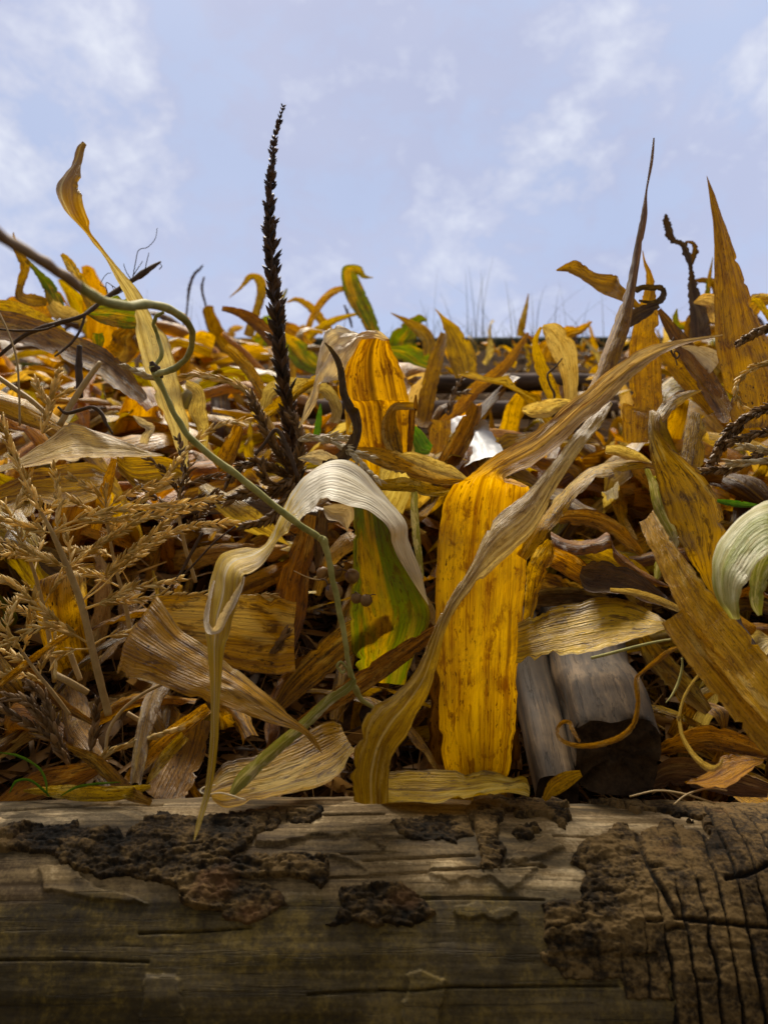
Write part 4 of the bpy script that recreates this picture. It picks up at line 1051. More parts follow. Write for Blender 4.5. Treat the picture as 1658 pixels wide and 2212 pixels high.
PFL = leaf('pale folded leaf standing between the dark poles and the spear', M['straw'], [('C', [(470, 1850, 70, .97), (470, 1720, 90, .97), (455, 1600, 120, .965), (420, 1490, 160, .96), (355, 1390, 120, .955), (300, 1362, 24, .955)])], camber=.15)
leaf('amber half', M['amber'], [('C', [(290, 1366, 16, .96), (258, 1450, 36, .965), (275, 1560, 70, .97), (330, 1700, 90, .97), (390, 1840, 80, .97)])], name='leaf_half', parent=PFL, camber=.15)
leaf('crumpled pale leaf end lying below the pale folded leaf', M['straw'], [('C', [(178, 1868, 30, .88), (240, 1870, 90, .88), (320, 1860, 110, .875), (400, 1830, 70, .875), (470, 1820, 30, .87)])], camber=.2, crumple=.12)
leaf('ragged withered leaf twisted against the sky', M['dark'], [('C', [(1040, 683, 14, 1.05), (1048, 740, 46, 1.05), (1062, 800, 50, 1.05), (1095, 845, 36, 1.05), (1140, 870, 42, 1.05), (1170, 930, 46, 1.045), (1190, 1000, 26, 1.04), (1200, 1090, 44, 1.04), (1215, 1190, 80, 1.03), (1240, 1290, 110, 1.02), (1250, 1420, 130, 1.01)])], camber=.2, rag=.10, wave=.04)
leaf('small ragged side flap of the twisted withered leaf', M['brown'], [('C', [(1160, 852, 12, 1.05), (1205, 860, 26, 1.05), (1222, 905, 40, 1.05), (1205, 950, 36, 1.048), (1190, 1000, 20, 1.045)])], camber=.2, rag=.08)
leaf('pale curl beside the foot of the yellow spear', M['straw'], [('C', [(1213, 1222, 14, .86), (1265, 1205, 70, .86), (1320, 1215, 100, .855), (1345, 1260, 120, .85), (1350, 1330, 90, .85)])], camber=.2, crumple=.06)
leaf('pale straw leaf flat behind the golden strand tip', M['white'], [('C', [(1138, 1484, 8, .86), (1200, 1500, 46, .86), (1280, 1540, 110, .855), (1350, 1590, 150, .85)])], camber=.12)
leaf('brown striped leaf slanting down right of the dark spear', M['brown'], [('C', [(1000, 1260, 30, .93), (1080, 1380, 80, .92), (1190, 1540, 120, .90), (1300, 1710, 130, .88), (1390, 1870, 120, .86)]), ('G', [(1400, 130, 60, .85)])], camber=.15)
leaf('orange leaf slanting below the brown striped one', M['amber'], [('C', [(1000, 1480, 60, .91), (1100, 1600, 110, .90), (1220, 1740, 110, .885), (1330, 1870, 90, .87)])], camber=.15)
leaf('small dark spear against the sky above the ridge', M['tan'], [('C', [(215, 1165, 5, 1.9), (200, 1250, 26, 1.9), (178, 1340, 44, 1.9), (165, 1420, 44, 1.9)])], camber=.15)
leaf('thin green spear left of the yellow spear', M['green'], [('C', [(1326, 945, 4, 1.15), (1308, 1050, 22, 1.15), (1295, 1150, 34, 1.15), (1285, 1240, 34, 1.15)])], camber=.15)
leaf('yellow leaf tip behind the yellow spear at the right edge', M['amber'], [('C', [(1560, 1200, 30, .95), (1600, 1215, 44, .95), (1640, 1270, 40, .95), (1680, 1340, 30, .95)])], camber=.15)
leaf('yellow green leaf bent low near the ridge at the right', M['green'], [('C', [(1110, 1255, 6, 1.3), (1100, 1320, 40, 1.3), (1130, 1360, 50, 1.3), (1200, 1340, 50, 1.3), (1235, 1310, 20, 1.3)])], camber=.15)
# --- far leaves breaking the skyline
leaf('bent leaf half green half amber on the skyline', M['green'], [('B', [(892, 1070, 4, 1.9), (840, 1062, 28, 1.9), (800, 1018, 50, 1.9), (752, 1020, 90, 1.9), (762, 1110, 112, 1.9), (800, 1200, 118, 1.89), (850, 1290, 100, 1.88), (895, 1390, 80, 1.87), (920, 1460, 70, 1.86)])], camber=.12)
leaf('arched amber leaf crossing low on the skyline', M['amber'], [('B', [(370, 1218, 8, 2.1), (430, 1200, 30, 2.1), (500, 1235, 46, 2.1), (570, 1310, 56, 2.1), (620, 1380, 50, 2.1), (650, 1440, 40, 2.1)])], camber=.15)
leaf('brown arched leaf leaning against the bent green one', M['tan'], [('B', [(740, 1125, 34, 2.0), (650, 1155, 46, 2.0), (580, 1220, 46, 2.0), (525, 1310, 40, 2.0), (490, 1400, 34, 2.0)])], camber=.15)
leaf('thin amber leaf lying under the brown arched one', M['amber'], [('B', [(850, 1280, 8, 2.05), (740, 1300, 26, 2.05), (640, 1335, 46, 2.05), (560, 1380, 46, 2.05), (500, 1440, 40, 2.05)])], camber=.15)
leaf('hooked amber leaf left of the tall dark tassel on the skyline', M['amber'], [('B', [(25, 1190, 4, 1.9), (95, 1130, 20, 1.9), (150, 1065, 40, 1.9), (205, 1080, 60, 1.9), (222, 1150, 62, 1.9), (200, 1240, 50, 1.89), (165, 1340, 60, 1.88), (140, 1420, 60, 1.87)])], camber=.15)
leaf('brown arched leaf passing behind the tall dark tassel', M['brown'], [('B', [(-20, 1255, 30, 1.3), (70, 1275, 50, 1.3), (160, 1320, 76, 1.3), (240, 1390, 86, 1.29), (310, 1480, 80, 1.28), (350, 1560, 60, 1.27)])], camber=.15)
leaf('broad yellow leaf with green patches right of the tall dark tassel', M['green'], [('B', [(340, 1420, 60, 1.5), (420, 1490, 120, 1.5), (480, 1560, 140, 1.49), (560, 1620, 80, 1.48)])], camber=.12)

leaf('bleached rim curled inwards', M['white'], [('D', [(1292, 1085, 14, .578), (1262, 1200, 26, .566), (1244, 1320, 34, .556), (1262, 1388, 46, .548), (1312, 1380, 52, .545), (1352, 1300, 54, .545), (1400, 1220, 50, .548), (1452, 1120, 30, .555), (1472, 1062, 10, .56)])], name='curled_rim', parent=ARCH, camber=.35, wave=.04)

# a leaf added to shade the golden leaf's foot; the tangle over the poles
leaf('added dark brown leaf that shades the foot of the golden leaf from behind', M['brown'], [('F', [(1030, 1745, 170, .80), (1028, 1640, 190, .78), (1020, 1540, 190, .765), (1010, 1440, 160, .755), (985, 1360, 90, .75), (950, 1310, 20, .745)])], camber=.1, rag=.05)
leaf('layered brown husk above the spotted tan leaf', M['tan'], [('G', [(250, 900, 40, .72), (340, 930, 110, .72), (450, 985, 140, .715), (560, 1060, 120, .71), (640, 1130, 40, .71)])], camber=.2, crumple=.06)
leaf('brown husk lying under the layered one over the poles', M['brown'], [('G', [(190, 1080, 60, .715), (300, 1105, 140, .71), (430, 1150, 150, .70), (560, 1210, 130, .695), (650, 1260, 40, .69)])], camber=.2, crumple=.06)
leaf('orange streaked leaf bent behind the black curled leaf', M['amber'], [('G', [(480, 860, 40, .74), (600, 900, 120, .735), (740, 960, 110, .73), (880, 1040, 90, .72), (980, 1130, 40, .715)])], camber=.15)
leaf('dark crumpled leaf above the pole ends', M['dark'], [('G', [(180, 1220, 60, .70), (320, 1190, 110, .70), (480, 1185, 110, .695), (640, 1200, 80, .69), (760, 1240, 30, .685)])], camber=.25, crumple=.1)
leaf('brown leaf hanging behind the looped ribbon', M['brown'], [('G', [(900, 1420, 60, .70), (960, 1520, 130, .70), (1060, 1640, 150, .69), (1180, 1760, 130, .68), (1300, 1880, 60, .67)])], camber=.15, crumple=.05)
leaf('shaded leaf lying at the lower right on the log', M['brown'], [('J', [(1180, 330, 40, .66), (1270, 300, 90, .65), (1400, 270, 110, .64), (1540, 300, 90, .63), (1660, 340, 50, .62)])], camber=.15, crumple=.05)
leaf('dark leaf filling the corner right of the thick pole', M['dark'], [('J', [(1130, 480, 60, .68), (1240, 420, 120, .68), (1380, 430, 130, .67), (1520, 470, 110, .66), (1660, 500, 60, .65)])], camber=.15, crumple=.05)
# more leaves breaking the skyline, none like the next
rs = np.random.default_rng(77)
for x, y, w, h, Y, k, lab in ((30, 705, 60, 130, 1.4, 'tan', 'short tan leaf bending over at the far left skyline'), (455, 745, 44, 110, 1.9, 'amber', 'small amber leaf left of the dark tassel near the skyline'),
        (560, 740, 40, 90, 2.2, 'green', 'small green leaf behind the dark tassel'), (660, 745, 50, 80, 2.3, 'tan', 'small tan leaf between the dark tassel and the bent green leaf'),
        (870, 750, 60, 60, 1.9, 'green', 'low green leaf behind the tall amber leaf'), (1180, 775, 46, 90, 1.6, 'tan', 'small tan leaf near the wispy grass'),
        (1500, 725, 50, 120, 1.25, 'brown', 'small brown leaf standing just left of the yellow spear'), (1610, 725, 60, 100, 1.1, 'tan', 'tan leaf bending behind the yellow spear'), (250, 770, 60, 80, 1.3, 'brown', 'brown leaf under the blurred vine')):
    a_, pts, cx_, cy_ = rs.normal(0, .5), [], x, y
    for q in range(6):
        pts.append((cx_, cy_, max(3, w * (1 - (q / 5) ** 1.8)), Y))
        st_ = h * rs.uniform(.22, .36)
        cx_ += math.sin(a_) * st_; cy_ -= math.cos(a_) * st_
        a_ += rs.normal(0, .55) + (.9 if rs.random() < .3 else 0) * (1 if a_ > 0 else -1)
    leaf(lab, M[k], [('F', pts)], camber=rs.uniform(.05, .4), wave=.1, crumple=.05, rag=.03)

# ------------------------------------------------------------------ tassels: a stalk, branches, spikelets
def spikelet(P, T, up, L, R, open_=.12):
    """one husk: a pointed spindle, 5-sided"""
    T = T / (np.linalg.norm(T) + 1e-12)
    a = np.cross(T, up); a /= np.linalg.norm(a) + 1e-12
    b = np.cross(T, a)
    vs, fs = [], []
    prof_ = [(0, .25), (.25, .95), (.55, 1.0), (.82, .5)]
    for t, r in prof_:
        for k in range(5):
            an = 2 * math.pi * k / 5
            vs.append(P + T * L * t + (a * math.cos(an) + b * .65 * math.sin(an)) * R * r)
    vs.append(P + T * L)
    for i in range(3):
        for k in range(5):
            k2 = (k + 1) % 5
            fs.append((i * 5 + k, i * 5 + k2, i * 5 + 5 + k2, i * 5 + 5 + k))
    for k in range(5):
        fs.append((15 + k, 15 + (k + 1) % 5, 20))
    return vs, fs
def branch_geo(P, R, start, step, L, rad, spread, rg, droop=0.0, pair=2, taper=0.0, gaps=0.0):
    vs, fs = tube_geo(P, R, 6)
    s = np.concatenate([[0], np.cumsum(np.linalg.norm(np.diff(P, axis=0), axis=1))])
    tot = s[-1]
    d = start * tot
    k = 0
    while d < tot:
        i = min(len(P) - 2, int(np.searchsorted(s, d)) - 1 if d > 0 else 0)
        i = max(i, 0)
        f = (d - s[i]) / (s[i + 1] - s[i] + 1e-12)
        p = P[i] * (1 - f) + P[i + 1] * f
        T = P[i + 1] - P[i]; T = T / (np.linalg.norm(T) + 1e-12)
        for q in range(pair):
            if rg.random() < gaps:
                continue
            a = np.cross(T, rg.normal(size=3)); a /= np.linalg.norm(a) + 1e-12
            side = np.cross(T, np.array([0, 1, 0.2])); side /= np.linalg.norm(side) + 1e-12
            a = a * .7 + side * (1 if (k + q) % 2 else -1) * .8
            a /= np.linalg.norm(a) + 1e-12
            an = spread * rg.uniform(.55, 1.35)
            D = T * math.cos(an) + a * math.sin(an) + np.array([0, 0, -droop])
            tp = 1 - taper * (d / tot) ** 3
            ll = L * rg.uniform(.7, 1.25) * (1 - .25 * d / tot) * tp
            v2, f2 = spikelet(p + a * R[i] * .6, D, a, ll, rad * rg.uniform(.75, 1.3) * tp)
            o = len(vs)
            vs += list(v2); fs += [tuple(o + x for x in g) for g in f2]
            if rg.random() < .35:                      # husk split open: a second blade
                D2 = D + a * .35
                v2, f2 = spikelet(p + a * R[i] * .6, D2, a, ll * .8, rad * .6 * tp)
                o = len(vs)
                vs += list(v2); fs += [tuple(o + x for x in g) for g in f2]
        k += 1
        d += step * rg.uniform(.75, 1.3)
    return vs, fs
def tassel(label, mat, stalk, branches, stalk_mat, L=.0115, rad=.0016, step=.0052, spread=.32, spiky=(.25,), group='dry tassels', droop=0.0, seed=1, spike_start=.0, name='corn_tassel', pair=2, taper=0.0, gaps=0.0):
    rg = np.random.default_rng(seed)
    P, R = path3(stalk, 8)
    root = empty(name, P[0])
    tag(root, label, 'corn tassel', group)
    if spike_start is None:
        vs, fs = tube_geo(P, R, 9, 0, .12, seed)
    else:
        vs, fs = branch_geo(P, R, spike_start, step, L, rad, spread, rg, droop=droop, pair=pair, taper=taper, gaps=gaps)
    recentre('stalk', vs, fs, stalk_mat if spike_start is None else mat, root)
    for br in branches:
        st = .22
        if isinstance(br, tuple) and not isinstance(br[0], str):
            st, br = br
        P, R = path3([br] if isinstance(br, tuple) else br, 6)
        vs, fs = branch_geo(P, R, st, step, L, rad, spread, rg, droop=droop, pair=pair)
        recentre('branch', vs, fs, mat, root)
    return root

Y0 = .62
tassel('large branching straw tassel at the left with its thick stalk leaning down to the right', M['spike'],
    [('D', [(655, 1900, 22, .665), (610, 1720, 22, .66), (560, 1520, 22, .655), (500, 1260, 22, .65), (430, 1060, 20, .645), (360, 900, 18, .64), (310, 790, 14, .635), (240, 660, 11, .63)])],
    [(.0, ('D', [(240, 660, 11, .63), (190, 560, 9, .628), (130, 440, 8, .625), (70, 300, 7, .622), (30, 180, 5, .62), (0, 90, 3, .62)])),
     (.12, ('D', [(330, 790, 6, .64), (420, 740, 6, .637), (580, 690, 5, .634), (760, 655, 4, .63), (950, 640, 4, .627), (1130, 620, 3, .624), (1340, 590, 2, .62)])),
     (.45, ('D', [(330, 800, 6, .65), (480, 770, 5, .66), (640, 690, 5, .665), (840, 590, 4, .67), (980, 500, 4, .675), (1070, 370, 3, .68), (1190, 240, 3, .68), (1330, 150, 2, .685), (1500, 120, 2, .69)])),
     (.25, ('D', [(330, 800, 6, .64), (520, 740, 5, .645), (720, 720, 4, .65), (900, 690, 3, .655), (1080, 660, 3, .66)])),
     (.2, ('D', [(415, 1000, 6, .645), (520, 920, 5, .64), (680, 820, 5, .635), (860, 720, 4, .63), (1000, 690, 3, .626), (1190, 640, 2, .62)])),
     (.3, ('D', [(490, 1215, 6, .65), (590, 1110, 5, .645), (700, 990, 4, .64), (800, 900, 3, .636), (900, 830, 3, .632), (1020, 720, 2, .63)])),
     (.25, ('D', [(490, 1215, 6, .655), (620, 1120, 5, .66), (760, 970, 4, .665), (860, 900, 3, .668), (1030, 800, 3, .67), (1190, 755, 2, .67), (1410, 740, 2, .67)])),
     (.2, ('D', [(500, 1260, 6, .65), (640, 1210, 5, .64), (800, 1130, 4, .635), (960, 1110, 3, .63), (1080, 1080, 2, .628)])),
     (.15, ('D', [(505, 1265, 5, .655), (660, 1215, 4, .66), (860, 1200, 3, .665), (1000, 1180, 3, .67), (1240, 1180, 2, .675)])),
     (.1, ('D', [(400, 1010, 6, .64), (290, 970, 5, .63), (170, 930, 5, .625), (60, 910, 4, .62), (-60, 870, 3, .615)])),
     (.1, ('D', [(380, 990, 5, .65), (220, 920, 5, .655), (100, 870, 4, .66), (-40, 840, 3, .66)])),
     (.1, ('D', [(520, 1460, 7, .645), (430, 1400, 6, .635), (330, 1320, 6, .63), (200, 1220, 5, .625), (90, 1120, 4, .62), (-40, 1070, 4, .615)])),
     (.1, ('D', [(300, 800, 5, .63), (190, 770, 5, .625), (90, 740, 4, .62), (-40, 700, 3, .615)])),
     (.3, ('D', [(540, 1490, 6, .66), (640, 1430, 5, .665), (760, 1400, 4, .67), (870, 1340, 3, .67), (930, 1300, 2, .67)])),
     (.3, ('D', [(540, 1500, 6, .65), (420, 1510, 5, .64), (340, 1560, 4, .635), (330, 1640, 4, .63)])),
     (.2, ('D', [(430, 1400, 5, .64), (300, 1370, 4, .63), (180, 1390, 4, .625), (60, 1470, 3, .62)])),
     (.1, ('D', [(350, 900, 5, .64), (345, 760, 5, .65), (350, 620, 4, .655), (345, 500, 4, .66), (320, 400, 3, .66)])),
     (.2, ('D', [(430, 1060, 5, .65), (420, 930, 5, .66), (400, 820, 4, .665), (390, 740, 3, .67)]))],
    M['stem_straw'], L=.0135, rad=.0016, step=.0058, spread=.40, seed=4, spike_start=None)
def auto_tassel(label, mat, c, stalk, nb, ln, seed, sides=(-1, 1), group='dry tassels', L=.0135, rad=.0016):
    # a tassel whose branches leave the stalk alternately and sag with their own weight
    rs = np.random.default_rng(seed)
    brs = []
    S_ = crom([p for p in stalk], 6)
    for b in range(nb):
        f = .30 + .66 * b / nb
        p = S_[int(f * (len(S_) - 1))]
        q = S_[min(len(S_) - 1, int(f * (len(S_) - 1)) + 1)]
        a0 = math.atan2(q[1] - p[1], q[0] - p[0])
        sd = sides[b % len(sides)]
        a = a0 + sd * rs.uniform(.45, 1.05)
        l = ln * rs.uniform(.6, 1.15) * (1 - .4 * f)
        pts, x, y, Y = [], p[0], p[1], p[3]
        dY = rs.normal(0, .035)
        for k in range(6):
            pts.append((x, y, 6 - .8 * k, Y))
            x += math.cos(a) * l / 5; y += math.sin(a) * l / 5; Y += dY / 5
            a += rs.normal(0, .10) + .07 * math.copysign(1, math.cos(a))
        brs.append((.14, (c, pts)))
    k_ = max(2, len(stalk) // 2)
    brs.append((.0, (c, [tuple(p) for p in stalk[k_:]])))
    return tassel(label, mat, [(c, stalk)], brs, M['stem_straw'], L=L, rad=rad, step=.0066, spread=.40, seed=seed, spike_start=None, group=group)
auto_tassel('straw tassel fanning out behind the large one at the left', M['spike'], 'D', [(330, 1700, 14, .70), (300, 1450, 14, .69), (250, 1200, 12, .68), (180, 960, 10, .67), (90, 760, 7, .66), (20, 620, 4, .655)], 8, 620, 51)
auto_tassel('straw tassel with drooping branches right of the large one', M['spike'], 'D', [(800, 1500, 13, .71), (760, 1250, 13, .70), (700, 1020, 11, .69), (660, 820, 9, .68), (640, 640, 7, .675), (640, 500, 4, .67)], 7, 560, 52)
auto_tassel('low straw tassel in the shade at the lower left', M['spike'], 'D', [(420, 1900, 12, .67), (330, 1780, 12, .665), (220, 1640, 10, .66), (120, 1500, 8, .655), (20, 1380, 5, .65), (-60, 1300, 3, .645)], 7, 420, 53)
auto_tassel('brownish tassel lying among the leaves below the braided branch', M['spike_brown'], 'D', [(1180, 1100, 12, .74), (1120, 900, 12, .735), (1080, 700, 10, .73), (1090, 520, 8, .725), (1150, 380, 5, .72)], 7, 460, 54, L=.0135)
tassel('tall blackish tassel spike standing straight up against the sky', M['spike_dark'],
    [('E', [(415, 520, 11, .80), (400, 300, 11, .79), (385, 60, 11, .78)]), ('B', [(355, 1700, 11, .765), (330, 1500, 11, .755), (310, 1280, 15, .75), (285, 1040, 16, .745), (272, 800, 15, .74), (272, 580, 13, .74), (282, 380, 11, .74), (300, 220, 6, .74), (335, 90, 4, .74), (350, 40, 2, .74)])],
    [], M['spike_dark'], L=.0205, rad=.0034, step=.0046, spread=.52, seed=9, spike_start=.0, pair=4, taper=.70, gaps=.18)
tassel('thick brown branching tassel base around the foot of the tall blackish spike', M['spike_brown'],
    [('E', [(430, 560, 10, .79), (400, 420, 10, .78), (370, 300, 9, .775)])],
    [(.05, ('E', [(400, 420, 8, .775), (330, 330, 7, .765), (260, 210, 7, .755), (190, 60, 6, .75), (150, -30, 4, .745)])),
     (.05, ('E', [(400, 460, 8, .775), (300, 420, 7, .765), (200, 380, 6, .755), (100, 400, 5, .75), (20, 480, 4, .745)])),
     (.05, ('E', [(410, 470, 8, .77), (320, 520, 7, .76), (240, 470, 6, .75), (220, 380, 5, .745)])),
     (.05, ('E', [(420, 520, 8, .775), (300, 560, 7, .765), (150, 560, 6, .755), (20, 600, 5, .75)])),
     (.05, ('E', [(420, 500, 8, .77), (340, 640, 7, .765), (250, 720, 6, .76), (120, 760, 5, .76)])),
     (.05, ('E', [(410, 480, 8, .77), (450, 330, 7, .765), (450, 200, 5, .76), (400, 100, 4, .76)]))],
    M['spike_brown'], L=.015, rad=.0024, step=.0040, spread=.42, seed=12, spike_start=.0, pair=3)
tassel('braided brown tassel branch arching between the vine and the tall spike', M['spike'],
    [('A', [(1660, 2010, 6, .78), (1590, 1910, 8, .775), (1520, 1790, 9, .77), (1430, 1720, 8, .765), (1310, 1680, 7, .76), (1180, 1660, 6, .76), (1030, 1690, 4, .76)])], [], M['spike'], L=.015, rad=.0021, step=.0046, spread=.22, seed=14)
tassel('short pale tassel branch behind the vine node', M['spike_pale'], [('A', [(960, 1690, 3, .72), (880, 1660, 5, .72), (800, 1625, 4, .72), (770, 1610, 2, .72)])], [], M['spike'], L=.014, rad=.002, step=.006, spread=.2, seed=15)
tassel('pale drooping tassel branch hanging over the bleached arch', M['spike_pale'],
    [('E', [(440, 240, 4, .735), (520, 225, 6, .725), (620, 240, 7, .715), (710, 280, 7, .705), (790, 350, 6, .695), (850, 420, 5, .69), (920, 480, 2, .685)])],
    [(.0, ('E', [(560, 235, 5, .72), (650, 225, 4, .72), (740, 230, 3, .715)])), (.1, ('E', [(700, 280, 5, .705), (790, 320, 4, .70), (870, 345, 3, .70)]))], M['spike_pale'], L=.0135, rad=.0021, step=.005, spread=.30, seed=17)
tassel('small tassel tip in the shade left of the vine end', M['spike_brown'], [('E', [(150, 1650, 6, .69), (210, 1590, 8, .69), (290, 1510, 8, .69), (340, 1440, 6, .69), (375, 1385, 3, .69)])], [], M['spike'], L=.014, rad=.0023, step=.0045, spread=.22, seed=18)
tassel('thin tassel twigs behind the long hanging leaf tip', M['spike'], [('E', [(20, 1180, 4, .70), (110, 1185, 4, .70), (200, 1180, 3, .70), (280, 1180, 2, .70)])], [(.1, ('E', [(20, 1190, 4, .70), (90, 1220, 3, .70), (200, 1245, 2, .70)]))], M['spike'], L=.013, rad=.0016, step=.007, spread=.2, seed=19)
tassel('dark shaded tassel in the lower left corner', M['spike_brown'],
    [('H', [(300, 390, 8, .655), (240, 290, 8, .65), (190, 200, 7, .645), (120, 120, 6, .64), (30, 90, 4, .64)])],
    [(.05, ('H', [(240, 290, 6, .65), (150, 230, 5, .645), (60, 180, 4, .64), (-20, 130, 3, .64)])), (.05, ('H', [(260, 320, 6, .65), (200, 120, 5, .65), (130, 40, 4, .65)])), (.05, ('H', [(390, 330, 6, .67), (405, 250, 6, .67), (415, 180, 5, .67), (425, 110, 3, .67)]))],
    M['spike_brown'], L=.014, rad=.0022, step=.0046, spread=.32, seed=20)
tassel('thin braided tassel branch lying over the split pale leaf', M['spike'], [('H', [(430, 370, 4, .645), (470, 335, 6, .645), (560, 300, 7, .65), (660, 268, 7, .655), (750, 240, 4, .66), (790, 225, 3, .66)])], [], M['spike'], L=.011, rad=.0019, step=.0045, spread=.16, seed=21)
tassel('dense dark tassel tip poking in from the right edge high up', M['spike_brown'], [('C', [(1760, 1320, 10, .70), (1660, 1370, 11, .70), (1580, 1405, 10, .70), (1520, 1440, 6, .70), (1495, 1455, 3, .70)])], [], M['spike_brown'], L=.011, rad=.0024, step=.0030, spread=.35, seed=22, pair=4)
tassel('slender straw tassel branch curving down in front of the yellow spear', M['spike'], [('C', [(1760, 1560, 6, .68), (1640, 1590, 7, .68), (1560, 1620, 7, .68), (1490, 1680, 6, .68), (1465, 1760, 5, .68), (1490, 1830, 4, .68), (1530, 1860, 2, .68)])], [], M['spike'], L=.0115, rad=.0018, step=.005, spread=.25, seed=23)
tassel('dark tassel with several branches lying against the right edge', M['spike_brown'],
    [('G', [(1760, 40, 8, .69), (1640, 60, 8, .69), (1540, 100, 8, .69), (1450, 160, 7, .69), (1390, 230, 5, .69), (1350, 300, 3, .69)])],
    [(.05, ('G', [(1700, 200, 6, .685), (1600, 200, 6, .685), (1520, 230, 5, .685), (1440, 250, 3, .685)])), (.05, ('G', [(1700, 300, 6, .68), (1590, 330, 5, .68), (1480, 400, 5, .68), (1380, 420, 4, .68), (1280, 430, 3, .68)])),
     (.05, ('G', [(1520, 130, 6, .695), (1400, 260, 5, .695), (1330, 360, 4, .695), (1290, 420, 3, .695)]))], M['spike_brown'], L=.0125, rad=.0022, step=.0040, spread=.40, seed=24, pair=3)
tassel('pale straw tassel branches at the right edge under the dark tassel', M['spike_pale'], [('G', [(1760, 330, 6, .66), (1640, 300, 6, .66), (1550, 290, 5, .66), (1500, 285, 3, .66)])], [(.05, ('G', [(1760, 360, 5, .655), (1620, 370, 5, .655), (1500, 380, 4, .655), (1400, 375, 3, .655)]))], M['spike_pale'], L=.014, rad=.0021, step=.006, spread=.25, seed=25)
tassel('small far tassel in front of the dark poles', M['spike_brown'], [('B', [(1345, 1900, 4, 1.05), (1370, 1800, 5, 1.05), (1400, 1720, 5, 1.05), (1460, 1650, 3, 1.05)])], [(.1, ('B', [(1385, 1760, 4, 1.05), (1420, 1770, 4, 1.05), (1470, 1760, 3, 1.05)]))], M['spike'], L=.013, rad=.0018, step=.007, spread=.4, seed=26)
tassel('light tassel branch among the leaves above the broad straw leaf', M['spike'], [('A', [(255, 2010, 5, .74), (290, 1900, 6, .74), (310, 1800, 6, .74), (335, 1700, 5, .74), (355, 1640, 3, .74)])], [(.1, ('A', [(300, 1850, 5, .74), (250, 1780, 4, .74), (215, 1700, 3, .74)])), (.1, ('A', [(320, 1800, 5, .74), (360, 1790, 4, .74), (420, 1750, 3, .74)]))], M['spike'], L=.014, rad=.0019, step=.006, spread=.32, seed=27)
# slender far spikes on the skyline
for i, (pts, lab) in enumerate(((( (1105, 1360, 5, 2.3), (1122, 1290, 5, 2.3), (1130, 1230, 6, 2.3), (1140, 1140, 9, 2.3), (1165, 1060, 9, 2.3), (1215, 1005, 4, 2.3)), 'long far grey spike leaning right on the skyline'),
                                (((1250, 1360, 5, 2.3), (1246, 1280, 5, 2.3), (1236, 1220, 6, 2.3), (1222, 1170, 8, 2.3), (1218, 1120, 8, 2.3), (1228, 1070, 3, 2.3)), 'short far grey spike beside the longer one on the skyline'))):
    tassel(lab, M['spike_dark'], [('A', list(pts))], [], M['spike_dark'], L=.012, rad=.002, step=.006, spread=.2, seed=30 + i, group='far spikes on the skyline')
tassel('far dark spike right of the bent green leaf', M['spike_dark'], [('B', [(765, 1370, 6, 2.2), (745, 1300, 8, 2.2), (720, 1235, 4, 2.2)])], [], M['spike_dark'], L=.012, rad=.002, step=.006, spread=.2, seed=33, group='far spikes on the skyline')

# ------------------------------------------------------------------ the climbing vine
vine = empty('vine', at(335, 800, .58))
tag(vine, 'green vine stem looping in from the left edge and bending down past the bleached arch', 'vine')
def vpart(name, mat, segs, n=10, sides=10):
    P, R = path3(segs, n)
    R = R * np.array([1 + .16 * mnoise.noise(Vector((i * .21, 3.1, 7.7))) for i in range(len(R))])
    P = P + np.array([[.0008 * mnoise.noise(Vector((i * .16, k * 3.1, 1.3))) for k in range(3)] for i in range(len(P))])
    vs, fs = tube_geo(P, R, sides, 0, .05, 3)
    return recentre(name, vs, fs, mat, vine)
vpart('old_stem', M['vine_old'], [('F', [(-60, 466, 16, .235), (0, 506, 15, .255), (60, 545, 14, .28), (120, 583, 13.5, .31), (170, 618, 13, .34)])])
vpart('tendril_loop', M['vine'], [('F', [(168, 616, 12.4, .339), (215, 645, 12, .365), (270, 660, 12, .395), (330, 658, 11, .43), (380, 675, 9.5, .46), (410, 705, 8, .485), (416, 735, 7, .505), (405, 768, 7, .525), (380, 792, 7.5, .545), (352, 803, 7.5, .565), (338, 808, 7, .575)])])
vpart('lower_stem', M['vine'], [('F', [(332, 792, 11, .578), (338, 808, 10, .58), (352, 840, 6.5, .582), (375, 890, 7, .585), (405, 938, 7.5, .588), (450, 980, 8, .59), (505, 1020, 8, .592), (560, 1066, 8, .594), (620, 1112, 8, .597), (665, 1145, 7.5, .60), (695, 1165, 7.5, .602)])])
vpart('hanging_stem', M['vine'], [('F', [(690, 1160, 8, .602), (701, 1172, 9, .603), (708, 1200, 7, .604), (718, 1250, 7, .606), (733, 1320, 6.5, .608), (745, 1385, 6, .61), (752, 1425, 5, .612), (762, 1468, 5, .615), (768, 1488, 7, .617), (785, 1515, 5, .622), (810, 1530, 4, .63)])])
vpart('tendril', M['vine'], [('F', [(335, 790, 4, .578), (350, 760, 5, .58), (340, 725, 4.5, .58), (332, 700, 4.5, .575), (338, 682, 4.5, .57), (352, 674, 4, .565)])])
vpart('tendril', M['vine'], [('F', [(755, 1462, 3, .615), (748, 1440, 3, .612), (735, 1430, 3, .61), (728, 1440, 3, .61), (738, 1452, 3, .612), (745, 1446, 2, .612)])])
P_, R_ = path3([('F', [(326, 780, 4, .575), (334, 796, 12, .578), (345, 808, 8, .58), (350, 815, 4, .58)])], 6)
vs, fs = tube_geo(P_, R_, 8, 0, .3, 2)
recentre('node', vs, fs, M['twig'], vine)

